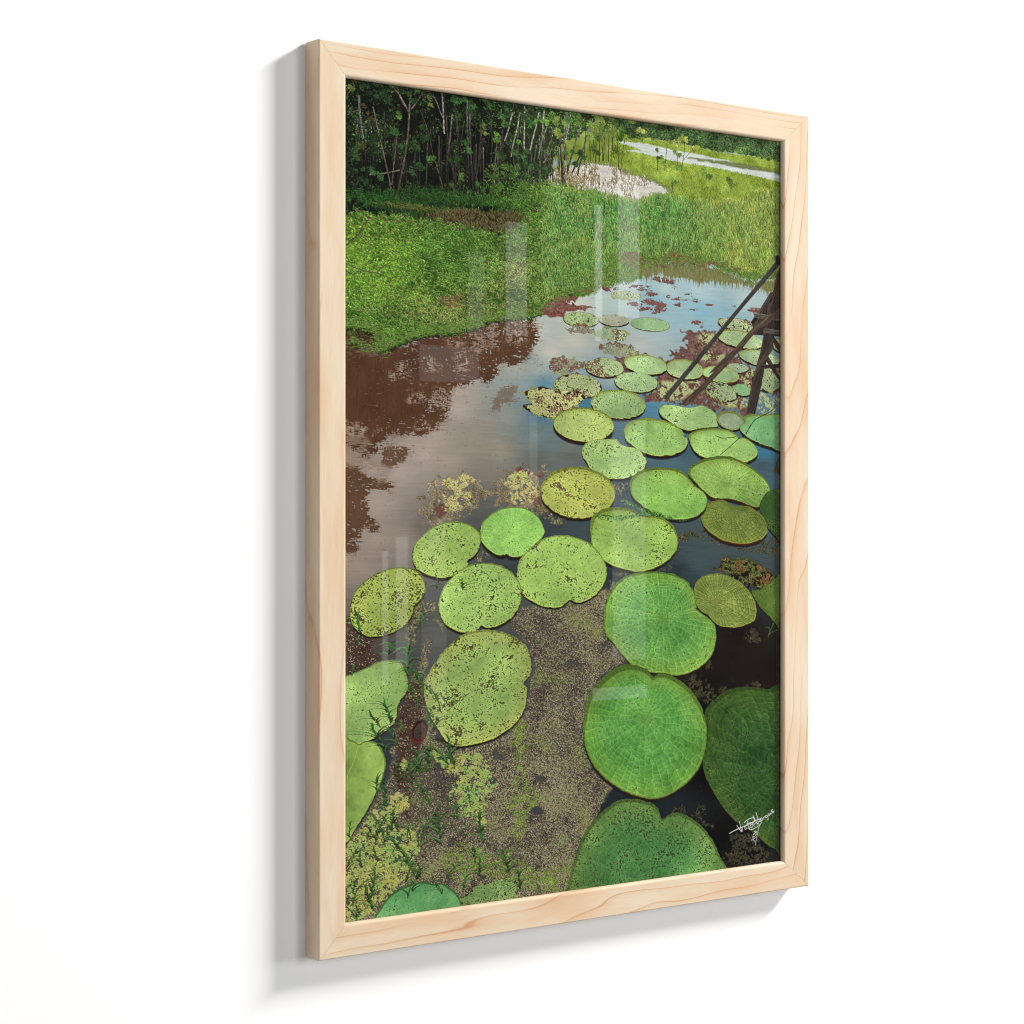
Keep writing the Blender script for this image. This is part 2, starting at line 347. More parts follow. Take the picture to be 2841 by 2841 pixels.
# ------------------------------------------------------------------ the print: ink laid on a flat sheet
#<PAINT
CW, CH = 612.0, 838.8                          # sheet size in mm
NX, NY = 874, 1525                             # ink samples across and down
SX, SY = 2 * NX, 2 * NY                        # worked at twice that, then averaged
KX, KY = SX / CW, SY / CH
REGION = {
 'forest': [(2.7,-3.0),(101.0,-8.2),(288.2,-3.8),(331.6,-2.6),(328.3,9.1),(302.4,29.3),(288.2,35.7),(273.6,49.6),(267.2,74.8),(251.5,83.6),(229.6,85.6),(220.4,101.1),(205.0,112.1),(186.7,118.5),(144.8,119.6),(122.7,118.0),(93.7,122.8),(69.5,130.1),(44.1,135.7),(2.7,143.2)],
 'far_trees': [(344.9,-1.6),(432.6,0.0),(619.3,-0.2),(619.3,26.7),(610.4,25.1),(575.7,23.6),(539.0,22.0),(506.5,22.7),(476.2,21.2),(449.9,20.7),(432.6,20.3),(412.0,20.2),(388.3,21.1),(374.8,20.3),(361.5,15.4)],
 'river': [(361.5,28.0),(388.3,26.2),(405.2,26.2),(429.2,27.6),(449.9,29.3),(476.2,29.7),(502.9,31.3),(535.3,33.2),(557.3,35.4),(610.4,39.3),(619.3,40.1),(619.3,49.8),(610.4,49.0),(575.7,46.9),(557.3,45.5),(511.9,43.1),(481.5,42.1),(449.9,41.3),(429.2,40.2),(408.6,38.6),(388.3,37.6),(372.3,37.2),(384.9,35.1),(395.0,34.9),(383.2,32.1),(368.1,30.1)],
 'river_dark': [(460.4,35.1),(485.1,33.7),(508.3,34.3),(535.3,33.6),(564.6,34.0),(610.4,36.3),(619.3,37.4),(619.3,40.8),(610.4,39.9),(575.7,38.9),(539.0,39.2),(508.3,37.5),(481.5,36.5)],
 'pond': [(264.2,71.3),(283.3,62.1),(302.5,57.7),(331.7,54.2),(356.5,55.0),(384.9,62.3),(415.4,65.8),(432.6,71.9),(443.9,77.3),(432.6,81.2),(415.4,83.1),(389.9,91.3),(368.1,91.7),(356.5,88.9),(331.7,87.4),(307.3,88.3),(283.3,89.2),(257.9,89.1),(254.7,82.0)],
 'creek': [(103.8,129.0),(130.1,125.0),(144.8,120.8),(174.7,119.5),(197.4,119.4),(223.4,119.0),(251.5,125.2),(229.6,133.1),(205.0,139.3),(177.7,139.6),(156.7,139.5),(138.9,135.6),(118.4,134.9)],
 'bank_left': [(2.7,140.9),(44.1,136.3),(66.6,132.7),(80.9,135.0),(115.5,135.1),(138.9,136.8),(159.7,139.9),(182.2,140.5),(205.0,140.5),(217.3,132.9),(235.9,121.6),(251.5,110.6),(288.2,95.1),(297.5,109.1),(297.5,203.3),(288.2,200.1),(267.2,218.6),(242.1,224.3),(217.3,227.4),(189.8,230.4),(171.6,238.5),(144.8,246.2),(124.2,248.4),(101.0,250.8),(80.9,258.2),(61.0,265.5),(51.1,271.2),(46.9,262.1),(42.7,253.1),(27.4,249.8),(2.7,248.8)],
 'meadow': [(257.9,89.1),(283.3,91.7),(307.3,88.3),(331.7,88.6),(356.5,90.2),(389.9,92.3),(415.4,83.7),(443.9,78.6),(432.6,71.9),(415.4,65.8),(384.9,59.8),(356.5,52.4),(348.2,35.7),(374.8,20.3),(412.0,20.8),(449.9,21.3),(506.5,23.3),(575.7,24.3),(619.3,26.7),(619.3,155.8),(610.4,160.4),(564.6,164.8),(529.9,159.1),(502.9,153.1),(458.7,152.3),(415.4,155.9),(395.0,160.5),(396.7,169.3),(374.8,179.6),(348.2,185.1),(331.7,192.4),(307.3,200.1),(283.3,202.8),(257.9,209.2)],
 'tall_grass': [(257.9,91.5),(299.3,90.3),(331.7,88.6),(356.5,91.5),(389.9,92.3),(424.0,83.0),(467.4,83.0),(520.9,83.6),(619.3,61.6),(619.3,153.1),(564.6,162.1),(529.9,156.5),(502.9,150.5),(458.7,149.7),(415.4,152.7),(395.0,158.0),(374.8,172.1),(331.7,187.4),(283.3,197.9),(257.9,204.3)],
 'grass_reflect': [(381.5,158.9),(415.4,156.6),(458.7,154.2),(502.9,155.7),(529.9,161.8),(564.6,167.4),(619.3,163.9),(619.3,177.3),(594.4,176.2),(566.5,172.6),(539.0,173.0),(506.5,171.2),(485.1,173.8),(460.4,169.0),(443.0,171.4),(425.7,167.4),(408.6,172.4),(396.7,171.9)],
 'refl_main': [(2.7,274.5),(37.1,274.7),(61.0,267.3),(80.9,259.9),(103.8,251.8),(138.9,248.3),(171.6,240.1),(189.8,231.9),(220.4,228.7),(242.1,226.7),(253.0,241.4),(249.9,252.6),(242.1,263.9),(229.6,274.2),(217.3,280.2),(205.0,275.2),(195.8,278.0),(194.3,290.1),(182.2,302.6),(171.6,292.2),(162.7,299.7),(150.7,301.3),(134.5,307.8),(137.4,319.6),(130.1,334.0),(116.9,346.1),(99.5,357.1),(86.6,353.8),(76.6,355.2),(63.8,354.3),(51.1,361.5),(44.1,369.7),(35.7,379.1),(28.8,383.8),(19.1,374.7),(10.9,364.5),(2.7,362.4)],
 'refl_light': [(2.7,338.4),(10.9,342.8),(19.1,344.9),(30.2,355.0),(35.7,361.8),(30.2,369.9),(38.5,377.9),(48.3,381.2),(61.0,388.0),(48.3,404.4),(37.1,392.9),(19.1,385.0),(2.7,386.4)],
 'refl_b': [(49.7,369.6),(62.4,365.9),(80.9,367.4),(82.3,376.1),(69.5,386.2),(58.2,388.1),(48.3,378.9)],
 'refl_c': [(2.7,389.8),(19.1,386.2),(33.0,392.9),(34.4,397.5),(44.1,398.6),(55.3,398.5),(61.0,408.9),(55.3,412.4),(44.1,406.7),(35.7,411.4),(28.8,421.7),(35.7,431.2),(37.1,435.5),(48.3,443.7),(38.5,455.2),(28.8,447.0),(23.3,458.5),(24.6,467.7),(13.6,473.3),(2.7,467.4)],
 'refl_d': [(195.8,307.0),(208.1,299.3),(221.9,297.6),(218.8,309.9),(212.7,321.0),(203.5,318.8),(194.3,328.7),(185.2,330.2),(188.2,320.5)],
 'mud_l': [(2.7,248.2),(23.3,248.9),(44.1,248.4),(49.7,256.2),(48.3,263.2),(30.2,266.3),(16.4,271.6),(2.7,272.2)],
 'mud_a': [(115.5,212.9),(130.1,209.7),(156.7,211.6),(153.7,220.2),(134.5,222.4),(124.2,218.3)],
 'mud_b': [(364.8,152.5),(384.9,146.0),(401.8,155.0),(418.9,152.5),(441.3,143.2),(467.4,146.5),(488.6,150.8),(520.9,147.9),(524.5,151.6),(494.0,154.4),(458.7,154.2),(429.2,155.0),(401.8,157.5),(374.8,159.4)],
 'mud_c': [(273.7,203.4),(283.3,202.8),(302.5,200.4),(304.1,204.1),(292.9,209.7),(323.6,209.8),(315.4,215.2),(292.9,218.3),(276.9,222.9),(261.0,223.8),(257.9,216.6)],
 'mats': [[(409.5,174.2),(424.0,172.0),(443.0,174.6),(443.9,178.4),(429.2,178.1),(415.4,176.4)],[(413.7,158.0),(424.0,157.3),(434.3,159.1),(429.2,161.4),(418.9,160.2)],[(398.4,183.2),(397.9,183.8),(396.5,184.4),(394.2,184.9),(391.4,185.3),(388.3,185.6),(385.1,185.7),(382.3,185.7),(380.1,185.4),(378.7,185.0),(378.2,184.5),(378.7,183.9),(380.1,183.3),(382.3,182.8),(385.1,182.4),(388.3,182.1),(391.4,182.0),(394.2,182.0),(396.5,182.3),(397.9,182.7)],[(406.0,186.8),(405.7,187.3),(404.6,187.8),(402.9,188.2),(400.8,188.6),(398.4,188.8),(396.0,188.9),(393.9,188.8),(392.2,188.6),(391.2,188.2),(390.8,187.8),(391.2,187.3),(392.2,186.8),(393.9,186.3),(396.0,186.0),(398.4,185.8),(400.8,185.7),(402.9,185.8),(404.6,186.0),(405.7,186.4)],[(418.5,190.6),(418.1,191.4),(416.9,192.1),(415.1,192.7),(412.8,193.2),(410.3,193.4),(407.8,193.5),(405.5,193.3),(403.7,192.9),(402.5,192.3),(402.1,191.6),(402.5,190.9),(403.7,190.2),(405.5,189.6),(407.8,189.1),(410.3,188.8),(412.8,188.8),(415.1,189.0),(416.9,189.4),(418.1,190.0)],[(448.9,180.9),(448.7,181.3),(448.0,181.7),(447.0,182.1),(445.8,182.3),(444.4,182.5),(443.0,182.5),(441.7,182.4),(440.7,182.2),(440.1,181.9),(439.9,181.5),(440.1,181.1),(440.7,180.7),(441.7,180.3),(443.0,180.1),(444.4,179.9),(445.8,179.9),(447.0,180.0),(448.0,180.2),(448.7,180.5)],[(409.5,182.8),(409.3,183.1),(408.8,183.4),(408.0,183.7),(407.1,183.9),(406.0,184.0),(405.0,184.0),(404.0,183.9),(403.3,183.8),(402.8,183.5),(402.6,183.2),(402.8,182.9),(403.3,182.6),(404.0,182.3),(405.0,182.1),(406.0,182.0),(407.1,181.9),(408.0,182.0),(408.8,182.2),(409.3,182.5)],[(396.7,199.9),(408.6,196.6),(420.6,199.1),(435.2,200.8),(429.2,204.4),(415.4,203.9),(403.5,203.3)],[(397.4,204.2),(396.7,204.9),(394.9,205.5),(392.3,205.9),(388.9,206.0),(385.3,206.0),(381.7,205.7),(378.5,205.2),(376.1,204.6),(374.5,203.8),(374.1,203.1),(374.8,202.4),(376.5,201.9),(379.2,201.5),(382.5,201.3),(386.1,201.4),(389.7,201.7),(392.9,202.1),(395.4,202.8),(397.0,203.5)],[(406.0,207.8),(405.6,208.4),(404.3,209.0),(402.2,209.5),(399.6,209.9),(396.7,210.2),(393.8,210.2),(391.2,210.1),(389.2,209.8),(387.9,209.4),(387.4,208.9),(387.9,208.3),(389.2,207.8),(391.2,207.2),(393.8,206.8),(396.7,206.6),(399.6,206.5),(402.2,206.6),(404.3,206.9),(405.6,207.3)],[(433.5,206.3),(433.0,207.3),(431.7,208.3),(429.6,209.1),(426.9,209.7),(424.0,210.0),(421.1,210.0),(418.5,209.7),(416.4,209.1),(415.0,208.3),(414.6,207.4),(415.0,206.4),(416.4,205.4),(418.5,204.6),(421.1,204.0),(424.0,203.6),(426.9,203.6),(429.6,203.9),(431.7,204.5),(433.0,205.3)],[(465.6,194.9),(465.0,195.4),(463.2,195.8),(460.5,196.2),(457.1,196.4),(453.3,196.5),(449.5,196.5),(446.2,196.3),(443.5,196.0),(441.8,195.5),(441.3,195.1),(441.9,194.6),(443.7,194.1),(446.4,193.8),(449.8,193.5),(453.6,193.4),(457.3,193.5),(460.7,193.7),(463.4,194.0),(465.1,194.4)],[(457.8,200.1),(457.5,200.7),(456.5,201.3),(454.9,201.8),(453.0,202.1),(450.8,202.3),(448.7,202.4),(446.7,202.2),(445.2,201.9),(444.2,201.5),(443.9,200.9),(444.2,200.4),(445.2,199.8),(446.7,199.3),(448.7,199.0),(450.8,198.7),(453.0,198.7),(454.9,198.8),(456.5,199.2),(457.5,199.6)],[(481.2,194.5),(480.9,195.0),(480.2,195.5),(479.1,195.9),(477.8,196.2),(476.2,196.3),(474.7,196.4),(473.3,196.2),(472.2,195.9),(471.5,195.5),(471.3,195.1),(471.5,194.6),(472.2,194.1),(473.3,193.7),(474.7,193.4),(476.2,193.2),(477.8,193.2),(479.1,193.4),(480.2,193.6),(480.9,194.0)],[(421.3,211.0),(421.0,211.4),(420.1,211.9),(418.8,212.3),(417.2,212.6),(415.4,212.8),(413.6,212.8),(412.0,212.7),(410.7,212.4),(409.9,212.1),(409.6,211.6),(409.9,211.1),(410.7,210.6),(412.0,210.2),(413.6,209.9),(415.4,209.7),(417.2,209.7),(418.8,209.8),(420.1,210.1),(421.0,210.5)],[(504.7,198.5),(504.3,198.9),(503.3,199.2),(501.7,199.6),(499.7,199.9),(497.5,200.1),(495.3,200.1),(493.3,200.1),(491.8,199.9),(490.8,199.6),(490.4,199.3),(490.8,198.9),(491.8,198.5),(493.3,198.2),(495.3,197.9),(497.5,197.7),(499.7,197.6),(501.7,197.7),(503.3,197.9),(504.3,198.1)],[(480.5,205.1),(480.2,205.4),(479.3,205.7),(478.0,205.9),(476.3,206.2),(474.5,206.3),(472.6,206.4),(471.0,206.3),(469.6,206.2),(468.8,206.0),(468.5,205.7),(468.8,205.4),(469.6,205.1),(471.0,204.9),(472.6,204.6),(474.5,204.5),(476.3,204.4),(478.0,204.5),(479.3,204.6),(480.2,204.8)],[(470.2,188.0),(469.9,188.4),(469.0,188.8),(467.6,189.1),(465.9,189.4),(463.9,189.6),(462.0,189.6),(460.2,189.6),(458.8,189.4),(457.9,189.1),(457.6,188.8),(457.9,188.4),(458.8,188.0),(460.2,187.7),(462.0,187.4),(463.9,187.2),(465.9,187.2),(467.6,187.2),(469.0,187.4),(469.9,187.7)],[(486.9,218.6),(486.5,219.4),(485.3,220.1),(483.6,220.7),(481.3,221.2),(478.9,221.4),(476.4,221.4),(474.2,221.2),(472.5,220.8),(471.3,220.2),(471.0,219.5),(471.3,218.7),(472.5,218.0),(474.2,217.4),(476.4,217.0),(478.9,216.7),(481.3,216.7),(483.6,216.9),(485.3,217.3),(486.5,217.9)],[(539.0,197.4),(538.8,197.8),(538.3,198.2),(537.5,198.5),(536.5,198.7),(535.3,198.8),(534.2,198.8),(533.2,198.7),(532.4,198.5),(531.9,198.2),(531.7,197.8),(531.9,197.5),(532.4,197.1),(533.2,196.8),(534.2,196.6),(535.3,196.4),(536.5,196.4),(537.5,196.5),(538.3,196.8),(538.8,197.1)],[(438.0,192.3),(437.7,192.7),(436.8,193.1),(435.4,193.5),(433.7,193.8),(431.7,193.9),(429.8,194.0),(428.1,193.9),(426.7,193.7),(425.8,193.4),(425.5,193.0),(425.8,192.6),(426.7,192.2),(428.1,191.8),(429.8,191.6),(431.7,191.4),(433.7,191.3),(435.4,191.4),(436.8,191.6),(437.7,191.9)],[(412.0,207.3),(411.7,207.9),(410.7,208.5),(409.2,209.1),(407.3,209.5),(405.2,209.7),(403.1,209.7),(401.2,209.5),(399.7,209.2),(398.7,208.6),(398.4,208.0),(398.7,207.4),(399.7,206.8),(401.2,206.2),(403.1,205.8),(405.2,205.6),(407.3,205.6),(409.2,205.8),(410.7,206.1),(411.7,206.6)],[(445.6,175.1),(445.3,175.5),(444.6,175.8),(443.4,176.2),(442.0,176.4),(440.4,176.6),(438.8,176.6),(437.3,176.5),(436.2,176.4),(435.5,176.1),(435.2,175.8),(435.5,175.4),(436.2,175.0),(437.3,174.7),(438.8,174.4),(440.4,174.3),(442.0,174.2),(443.4,174.3),(444.6,174.5),(445.3,174.7)],[(364.8,188.9),(364.5,189.2),(363.8,189.6),(362.7,189.9),(361.3,190.2),(359.8,190.3),(358.3,190.4),(356.9,190.3),(355.8,190.1),(355.1,189.8),(354.8,189.5),(355.1,189.1),(355.8,188.8),(356.9,188.4),(358.3,188.2),(359.8,188.0),(361.3,188.0),(362.7,188.1),(363.8,188.3),(364.5,188.5)],[(330.1,192.5),(329.6,193.1),(328.2,193.7),(326.1,194.2),(323.3,194.6),(320.3,194.9),(317.3,195.0),(314.6,194.9),(312.4,194.6),(311.1,194.2),(310.6,193.7),(311.1,193.2),(312.4,192.6),(314.6,192.1),(317.3,191.7),(320.3,191.4),(323.3,191.3),(326.1,191.4),(328.2,191.6),(329.6,192.0)],[(351.5,188.7),(351.2,189.5),(350.2,190.2),(348.8,190.9),(346.9,191.4),(344.9,191.6),(342.9,191.6),(341.0,191.4),(339.6,190.9),(338.6,190.3),(338.3,189.5),(338.6,188.7),(339.6,188.0),(341.0,187.3),(342.9,186.8),(344.9,186.6),(346.9,186.6),(348.8,186.8),(350.2,187.3),(351.2,187.9)],[(553.6,199.9),(572.0,197.5),(586.9,199.3),(586.9,203.4),(566.5,203.1)],[(546.3,154.7),(545.9,155.2),(544.9,155.7),(543.3,156.2),(541.2,156.6),(539.0,156.8),(536.7,156.9),(534.7,156.8),(533.1,156.5),(532.1,156.2),(531.7,155.7),(532.1,155.2),(533.1,154.7),(534.7,154.2),(536.7,153.9),(539.0,153.6),(541.2,153.6),(543.3,153.6),(544.9,153.9),(545.9,154.3)],[(605.7,158.7),(605.3,159.2),(604.2,159.6),(602.5,160.0),(600.5,160.4),(598.1,160.6),(595.8,160.7),(593.7,160.6),(592.1,160.4),(591.0,160.1),(590.6,159.7),(591.0,159.3),(592.1,158.8),(593.7,158.4),(595.8,158.1),(598.1,157.9),(600.5,157.8),(602.5,157.9),(604.2,158.0),(605.3,158.3)]],
 'azolla': [(456.9,230.9),(471.0,228.9),(490.4,227.9),(506.5,229.0),(524.5,232.7),(542.6,241.1),(557.3,246.4),(544.5,250.2),(549.9,260.6),(564.6,266.6),(575.7,271.5),(609.4,270.2),(609.4,294.4),(575.7,292.8),(549.9,301.6),(564.6,319.7),(551.8,322.7),(535.3,315.2),(510.1,317.2),(501.1,316.2),(486.9,312.0),(472.7,310.5),(451.7,311.1),(432.6,309.1),(415.4,309.6),(401.8,308.8),(396.7,302.6),(415.4,296.8),(420.6,287.7),(415.4,281.5),(401.8,280.7),(371.5,279.4),(354.8,266.2),(374.8,261.5),(388.3,257.1),(391.6,259.5),(405.2,260.2),(432.6,262.9),(443.0,259.9),(437.8,254.9),(449.9,248.0),(463.9,244.7),(458.7,237.2)],
 'azolla_pale': [[(510.1,237.4),(509.3,239.4),(507.0,241.4),(503.4,243.0),(498.9,244.1),(494.0,244.6),(489.0,244.6),(484.6,243.8),(481.0,242.6),(478.8,240.9),(478.0,238.9),(478.8,236.8),(481.0,234.9),(484.6,233.3),(489.0,232.2),(494.0,231.6),(498.9,231.7),(503.4,232.4),(507.0,233.7),(509.3,235.4)],[(522.6,256.8),(521.1,258.8),(517.3,260.5),(511.6,261.8),(504.5,262.6),(496.8,262.8),(489.1,262.3),(482.3,261.2),(477.1,259.6),(473.8,257.7),(472.8,255.7),(474.2,253.7),(478.0,252.0),(483.6,250.7),(490.6,249.9),(498.3,249.7),(506.0,250.2),(512.8,251.2),(518.2,252.8),(521.6,254.7)],[(486.5,290.7),(485.4,294.5),(480.8,298.4),(473.1,302.0),(463.3,305.0),(452.1,307.1),(440.9,308.1),(430.5,307.8),(422.1,306.3),(416.5,303.9),(414.1,300.6),(415.1,296.9),(419.6,293.0),(427.0,289.4),(436.7,286.4),(447.8,284.3),(459.1,283.2),(469.6,283.5),(478.2,284.9),(484.0,287.3)],[(545.4,298.9),(543.0,301.7),(538.2,303.8),(531.6,305.0),(523.8,305.1),(515.6,304.3),(507.7,302.5),(500.9,300.0),(496.0,296.9),(493.3,293.6),(493.1,290.5),(495.4,287.7),(500.1,285.6),(506.6,284.4),(514.3,284.2),(522.6,285.0),(530.5,286.8),(537.3,289.4),(542.4,292.4),(545.2,295.7)],[(549.7,310.4),(548.4,312.0),(545.0,313.2),(540.0,314.0),(533.8,314.3),(527.1,314.1),(520.5,313.3),(514.7,312.2),(510.2,310.7),(507.4,309.0),(506.7,307.3),(508.0,305.8),(511.3,304.5),(516.3,303.7),(522.4,303.4),(529.1,303.6),(535.7,304.3),(541.6,305.5),(546.2,307.0),(549.0,308.7)],[(611.3,276.8),(609.7,281.1),(605.2,285.0),(598.1,288.2),(589.2,290.4),(579.5,291.3),(569.7,291.0),(561.0,289.4),(554.1,286.7),(549.6,283.2),(548.1,279.2),(549.6,275.0),(554.1,271.2),(561.0,268.0),(569.7,265.7),(579.5,264.7),(589.2,265.0),(598.1,266.5),(605.2,269.2),(609.7,272.8)],[(611.3,306.4),(610.3,310.2),(607.3,313.6),(602.8,316.4),(597.0,318.3),(590.6,319.0),(584.3,318.6),(578.6,317.1),(574.1,314.5),(571.2,311.3),(570.2,307.6),(571.2,303.9),(574.1,300.4),(578.6,297.7),(584.3,295.8),(590.6,295.0),(597.0,295.4),(602.8,296.9),(607.3,299.4),(610.3,302.7)],[(434.3,292.3),(433.7,293.8),(432.0,295.1),(429.4,296.2),(426.0,296.9),(422.3,297.2),(418.6,297.2),(415.2,296.6),(412.6,295.7),(410.9,294.5),(410.3,293.2),(410.9,291.8),(412.6,290.5),(415.2,289.4),(418.6,288.6),(422.3,288.3),(426.0,288.4),(429.4,288.9),(432.0,289.8),(433.7,291.0)],[(562.8,306.5),(562.3,308.4),(560.7,310.1),(558.3,311.5),(555.2,312.4),(551.8,312.8),(548.4,312.6),(545.3,311.8),(542.9,310.6),(541.3,309.0),(540.8,307.1),(541.3,305.3),(542.9,303.6),(545.3,302.2),(548.4,301.3),(551.8,300.9),(555.2,301.1),(558.3,301.8),(560.7,303.0),(562.3,304.7)]],
 'duck_a': [(96.6,418.1),(109.6,408.7),(106.7,404.0),(115.5,396.9),(124.2,394.4),(137.4,396.7),(153.7,391.8),(164.2,397.7),(177.7,399.9),(171.6,407.2),(188.2,405.9),(194.3,403.4),(191.3,399.8),(205.0,393.7),(201.9,388.9),(220.4,386.3),(229.6,384.3),(242.1,388.5),(256.2,384.0),(257.8,392.0),(251.5,400.6),(257.8,415.3),(260.9,423.9),(273.6,431.5),(251.5,431.5),(201.9,427.5),(194.3,420.3),(205.0,417.9),(182.2,414.3),(177.7,421.5),(165.7,431.4),(152.2,437.7),(138.9,440.6),(115.5,446.4),(101.0,439.3),(95.2,431.3),(103.8,424.0)],
 'duck_pale': [[(115.5,396.9),(137.4,397.9),(158.2,392.9),(161.2,401.3),(152.2,409.7),(161.2,415.6),(153.7,425.1),(137.4,431.3),(124.2,430.5),(127.1,418.1),(138.9,410.9),(121.3,403.9)],[(211.1,396.1),(229.6,385.0),(242.1,390.9),(239.0,400.7),(249.9,408.0),(242.1,419.0),(229.6,423.9),(211.1,420.3),(217.3,409.4),(205.0,403.4)]],
 'spiky': [(232.7,304.5),(245.2,301.7),(254.6,298.3),(267.2,300.9),(276.7,303.1),(288.2,301.5),(300.8,302.3),(310.4,303.2),(312.1,310.6),(291.1,323.6),(276.7,329.6),(257.8,330.1),(239.0,325.1),(229.6,319.2),(242.1,316.4),(235.9,310.5)],
 'carpet': [(228.1,533.3),(248.3,530.2),(267.2,533.2),(287.9,532.6),(292.9,529.9),(315.4,528.0),(331.7,520.9),(348.2,513.8),(349.8,506.3),(356.5,507.7),(353.2,517.7),(346.5,527.6),(343.2,542.6),(344.9,562.7),(359.8,580.9),(374.8,595.4),(368.1,598.9),(348.2,605.5),(331.7,617.2),(318.7,634.0),(313.8,652.4),(312.2,667.4),(317.1,690.1),(328.5,708.4),(348.2,727.5),(351.5,736.5),(340.0,745.6),(331.7,759.9),(315.4,777.2),(302.5,800.8),(292.9,834.5),(288.2,850.0),(205.0,847.8),(144.8,836.2),(86.6,810.8),(80.9,786.8),(130.1,762.3),(138.9,721.5),(144.8,698.2),(130.1,677.0),(144.8,674.5),(174.7,671.7),(205.0,665.3),(225.0,650.8),(235.9,640.8),(239.0,614.2),(245.2,594.9),(235.9,572.6),(217.3,554.8),(205.0,550.8),(220.4,540.4)],
 'carpet_green': [[(217.3,650.3),(235.9,656.3),(239.0,674.8),(229.6,686.4),(226.5,704.4),(242.1,720.2),(248.3,740.3),(235.9,756.3),(229.6,775.2),(217.3,776.5),(223.4,752.8),(205.0,746.3),(211.1,734.7),(217.3,715.8),(217.3,679.4)],[(141.9,771.7),(174.7,782.0),(192.8,791.0),(211.1,785.6),(214.2,800.4),(201.9,813.7),(174.7,810.8),(144.8,811.2),(127.1,803.4),(130.1,780.0)],[(220.4,795.0),(251.5,810.3),(275.2,806.6),(275.2,831.3),(235.9,829.4),(220.4,815.6)],[(273.7,805.3),(289.6,814.4),(289.6,836.6),(270.5,837.0)]],
 'weed_bl': [(2.7,753.8),(20.5,744.0),(34.4,727.9),(44.1,713.8),(55.3,703.1),(61.0,682.6),(58.2,672.0),(69.5,664.6),(68.0,652.9),(75.1,641.7),(89.4,628.5),(80.9,611.7),(92.3,586.5),(101.0,570.4),(109.6,554.3),(109.6,573.2),(101.0,589.2),(106.7,617.7),(112.5,641.6),(124.2,663.6),(144.8,678.0),(147.8,698.5),(138.9,721.5),(144.8,751.7),(153.7,768.0),(130.1,782.4),(127.1,806.9),(98.1,807.4),(72.3,811.6),(58.2,817.0),(44.1,834.0),(2.7,839.4)],
 'weed_pale': [[(114.0,672.3),(130.1,687.7),(144.8,678.0),(161.2,680.4),(177.7,685.1),(180.7,698.5),(194.3,709.2),(188.2,723.2),(177.7,731.9),(180.7,749.0),(174.7,758.0),(164.2,747.5),(146.3,745.9),(144.8,733.9),(147.8,722.3),(137.4,725.0),(138.9,709.7),(146.3,703.1),(127.1,694.5),(115.5,684.2)],[(8.1,758.9),(27.4,746.9),(41.3,730.9),(61.0,722.1),(80.9,716.8),(80.9,728.5),(66.6,744.7),(86.6,754.7),(101.0,771.3),(89.4,781.9),(80.9,803.2),(63.8,813.0),(49.7,820.7),(38.5,833.3),(10.9,837.0),(6.8,802.2)],[(68.0,689.0),(75.1,679.0),(82.3,687.7),(75.1,693.0)]],
 'brown_bl': [[(7.4,533.8),(15.0,545.5),(24.6,553.9),(38.5,559.0),(37.1,572.8),(48.3,577.9),(34.4,585.3),(16.4,590.3),(7.4,597.8)],[(80.9,606.1),(92.3,604.4),(103.8,614.4),(106.7,635.7),(92.3,644.2),(75.1,649.2),(69.5,640.5),(75.1,622.2)],[(72.3,641.5),(86.6,640.0),(101.0,665.6),(80.9,693.4),(86.6,724.3),(80.9,747.1),(75.1,716.3),(63.8,692.1),(69.5,669.3)]],
 'dark_br': [(506.5,560.6),(529.9,564.0),(557.3,562.3),(572.0,541.6),(594.4,555.6),(613.2,566.9),(613.2,650.2),(594.4,638.5),(557.3,629.9),(529.9,632.5),(510.1,643.2),(492.2,661.8),(492.2,676.1),(488.6,656.4),(481.5,640.4),(460.4,619.8),(449.9,614.2),(474.5,611.4),(495.7,602.0),(506.5,585.5)],
 'dark_br2': [(340.0,745.6),(353.2,732.9),(381.5,746.6),(415.4,752.0),(449.9,744.5),(474.5,732.3),(488.6,717.7),(499.3,742.0),(520.9,767.4),(564.6,800.3),(594.4,819.1),(617.0,824.0),(617.0,848.2),(520.9,838.3),(502.9,802.4),(471.0,773.5),(449.9,766.5),(429.2,768.5),(412.0,751.7),(374.8,744.8),(344.9,752.3)],
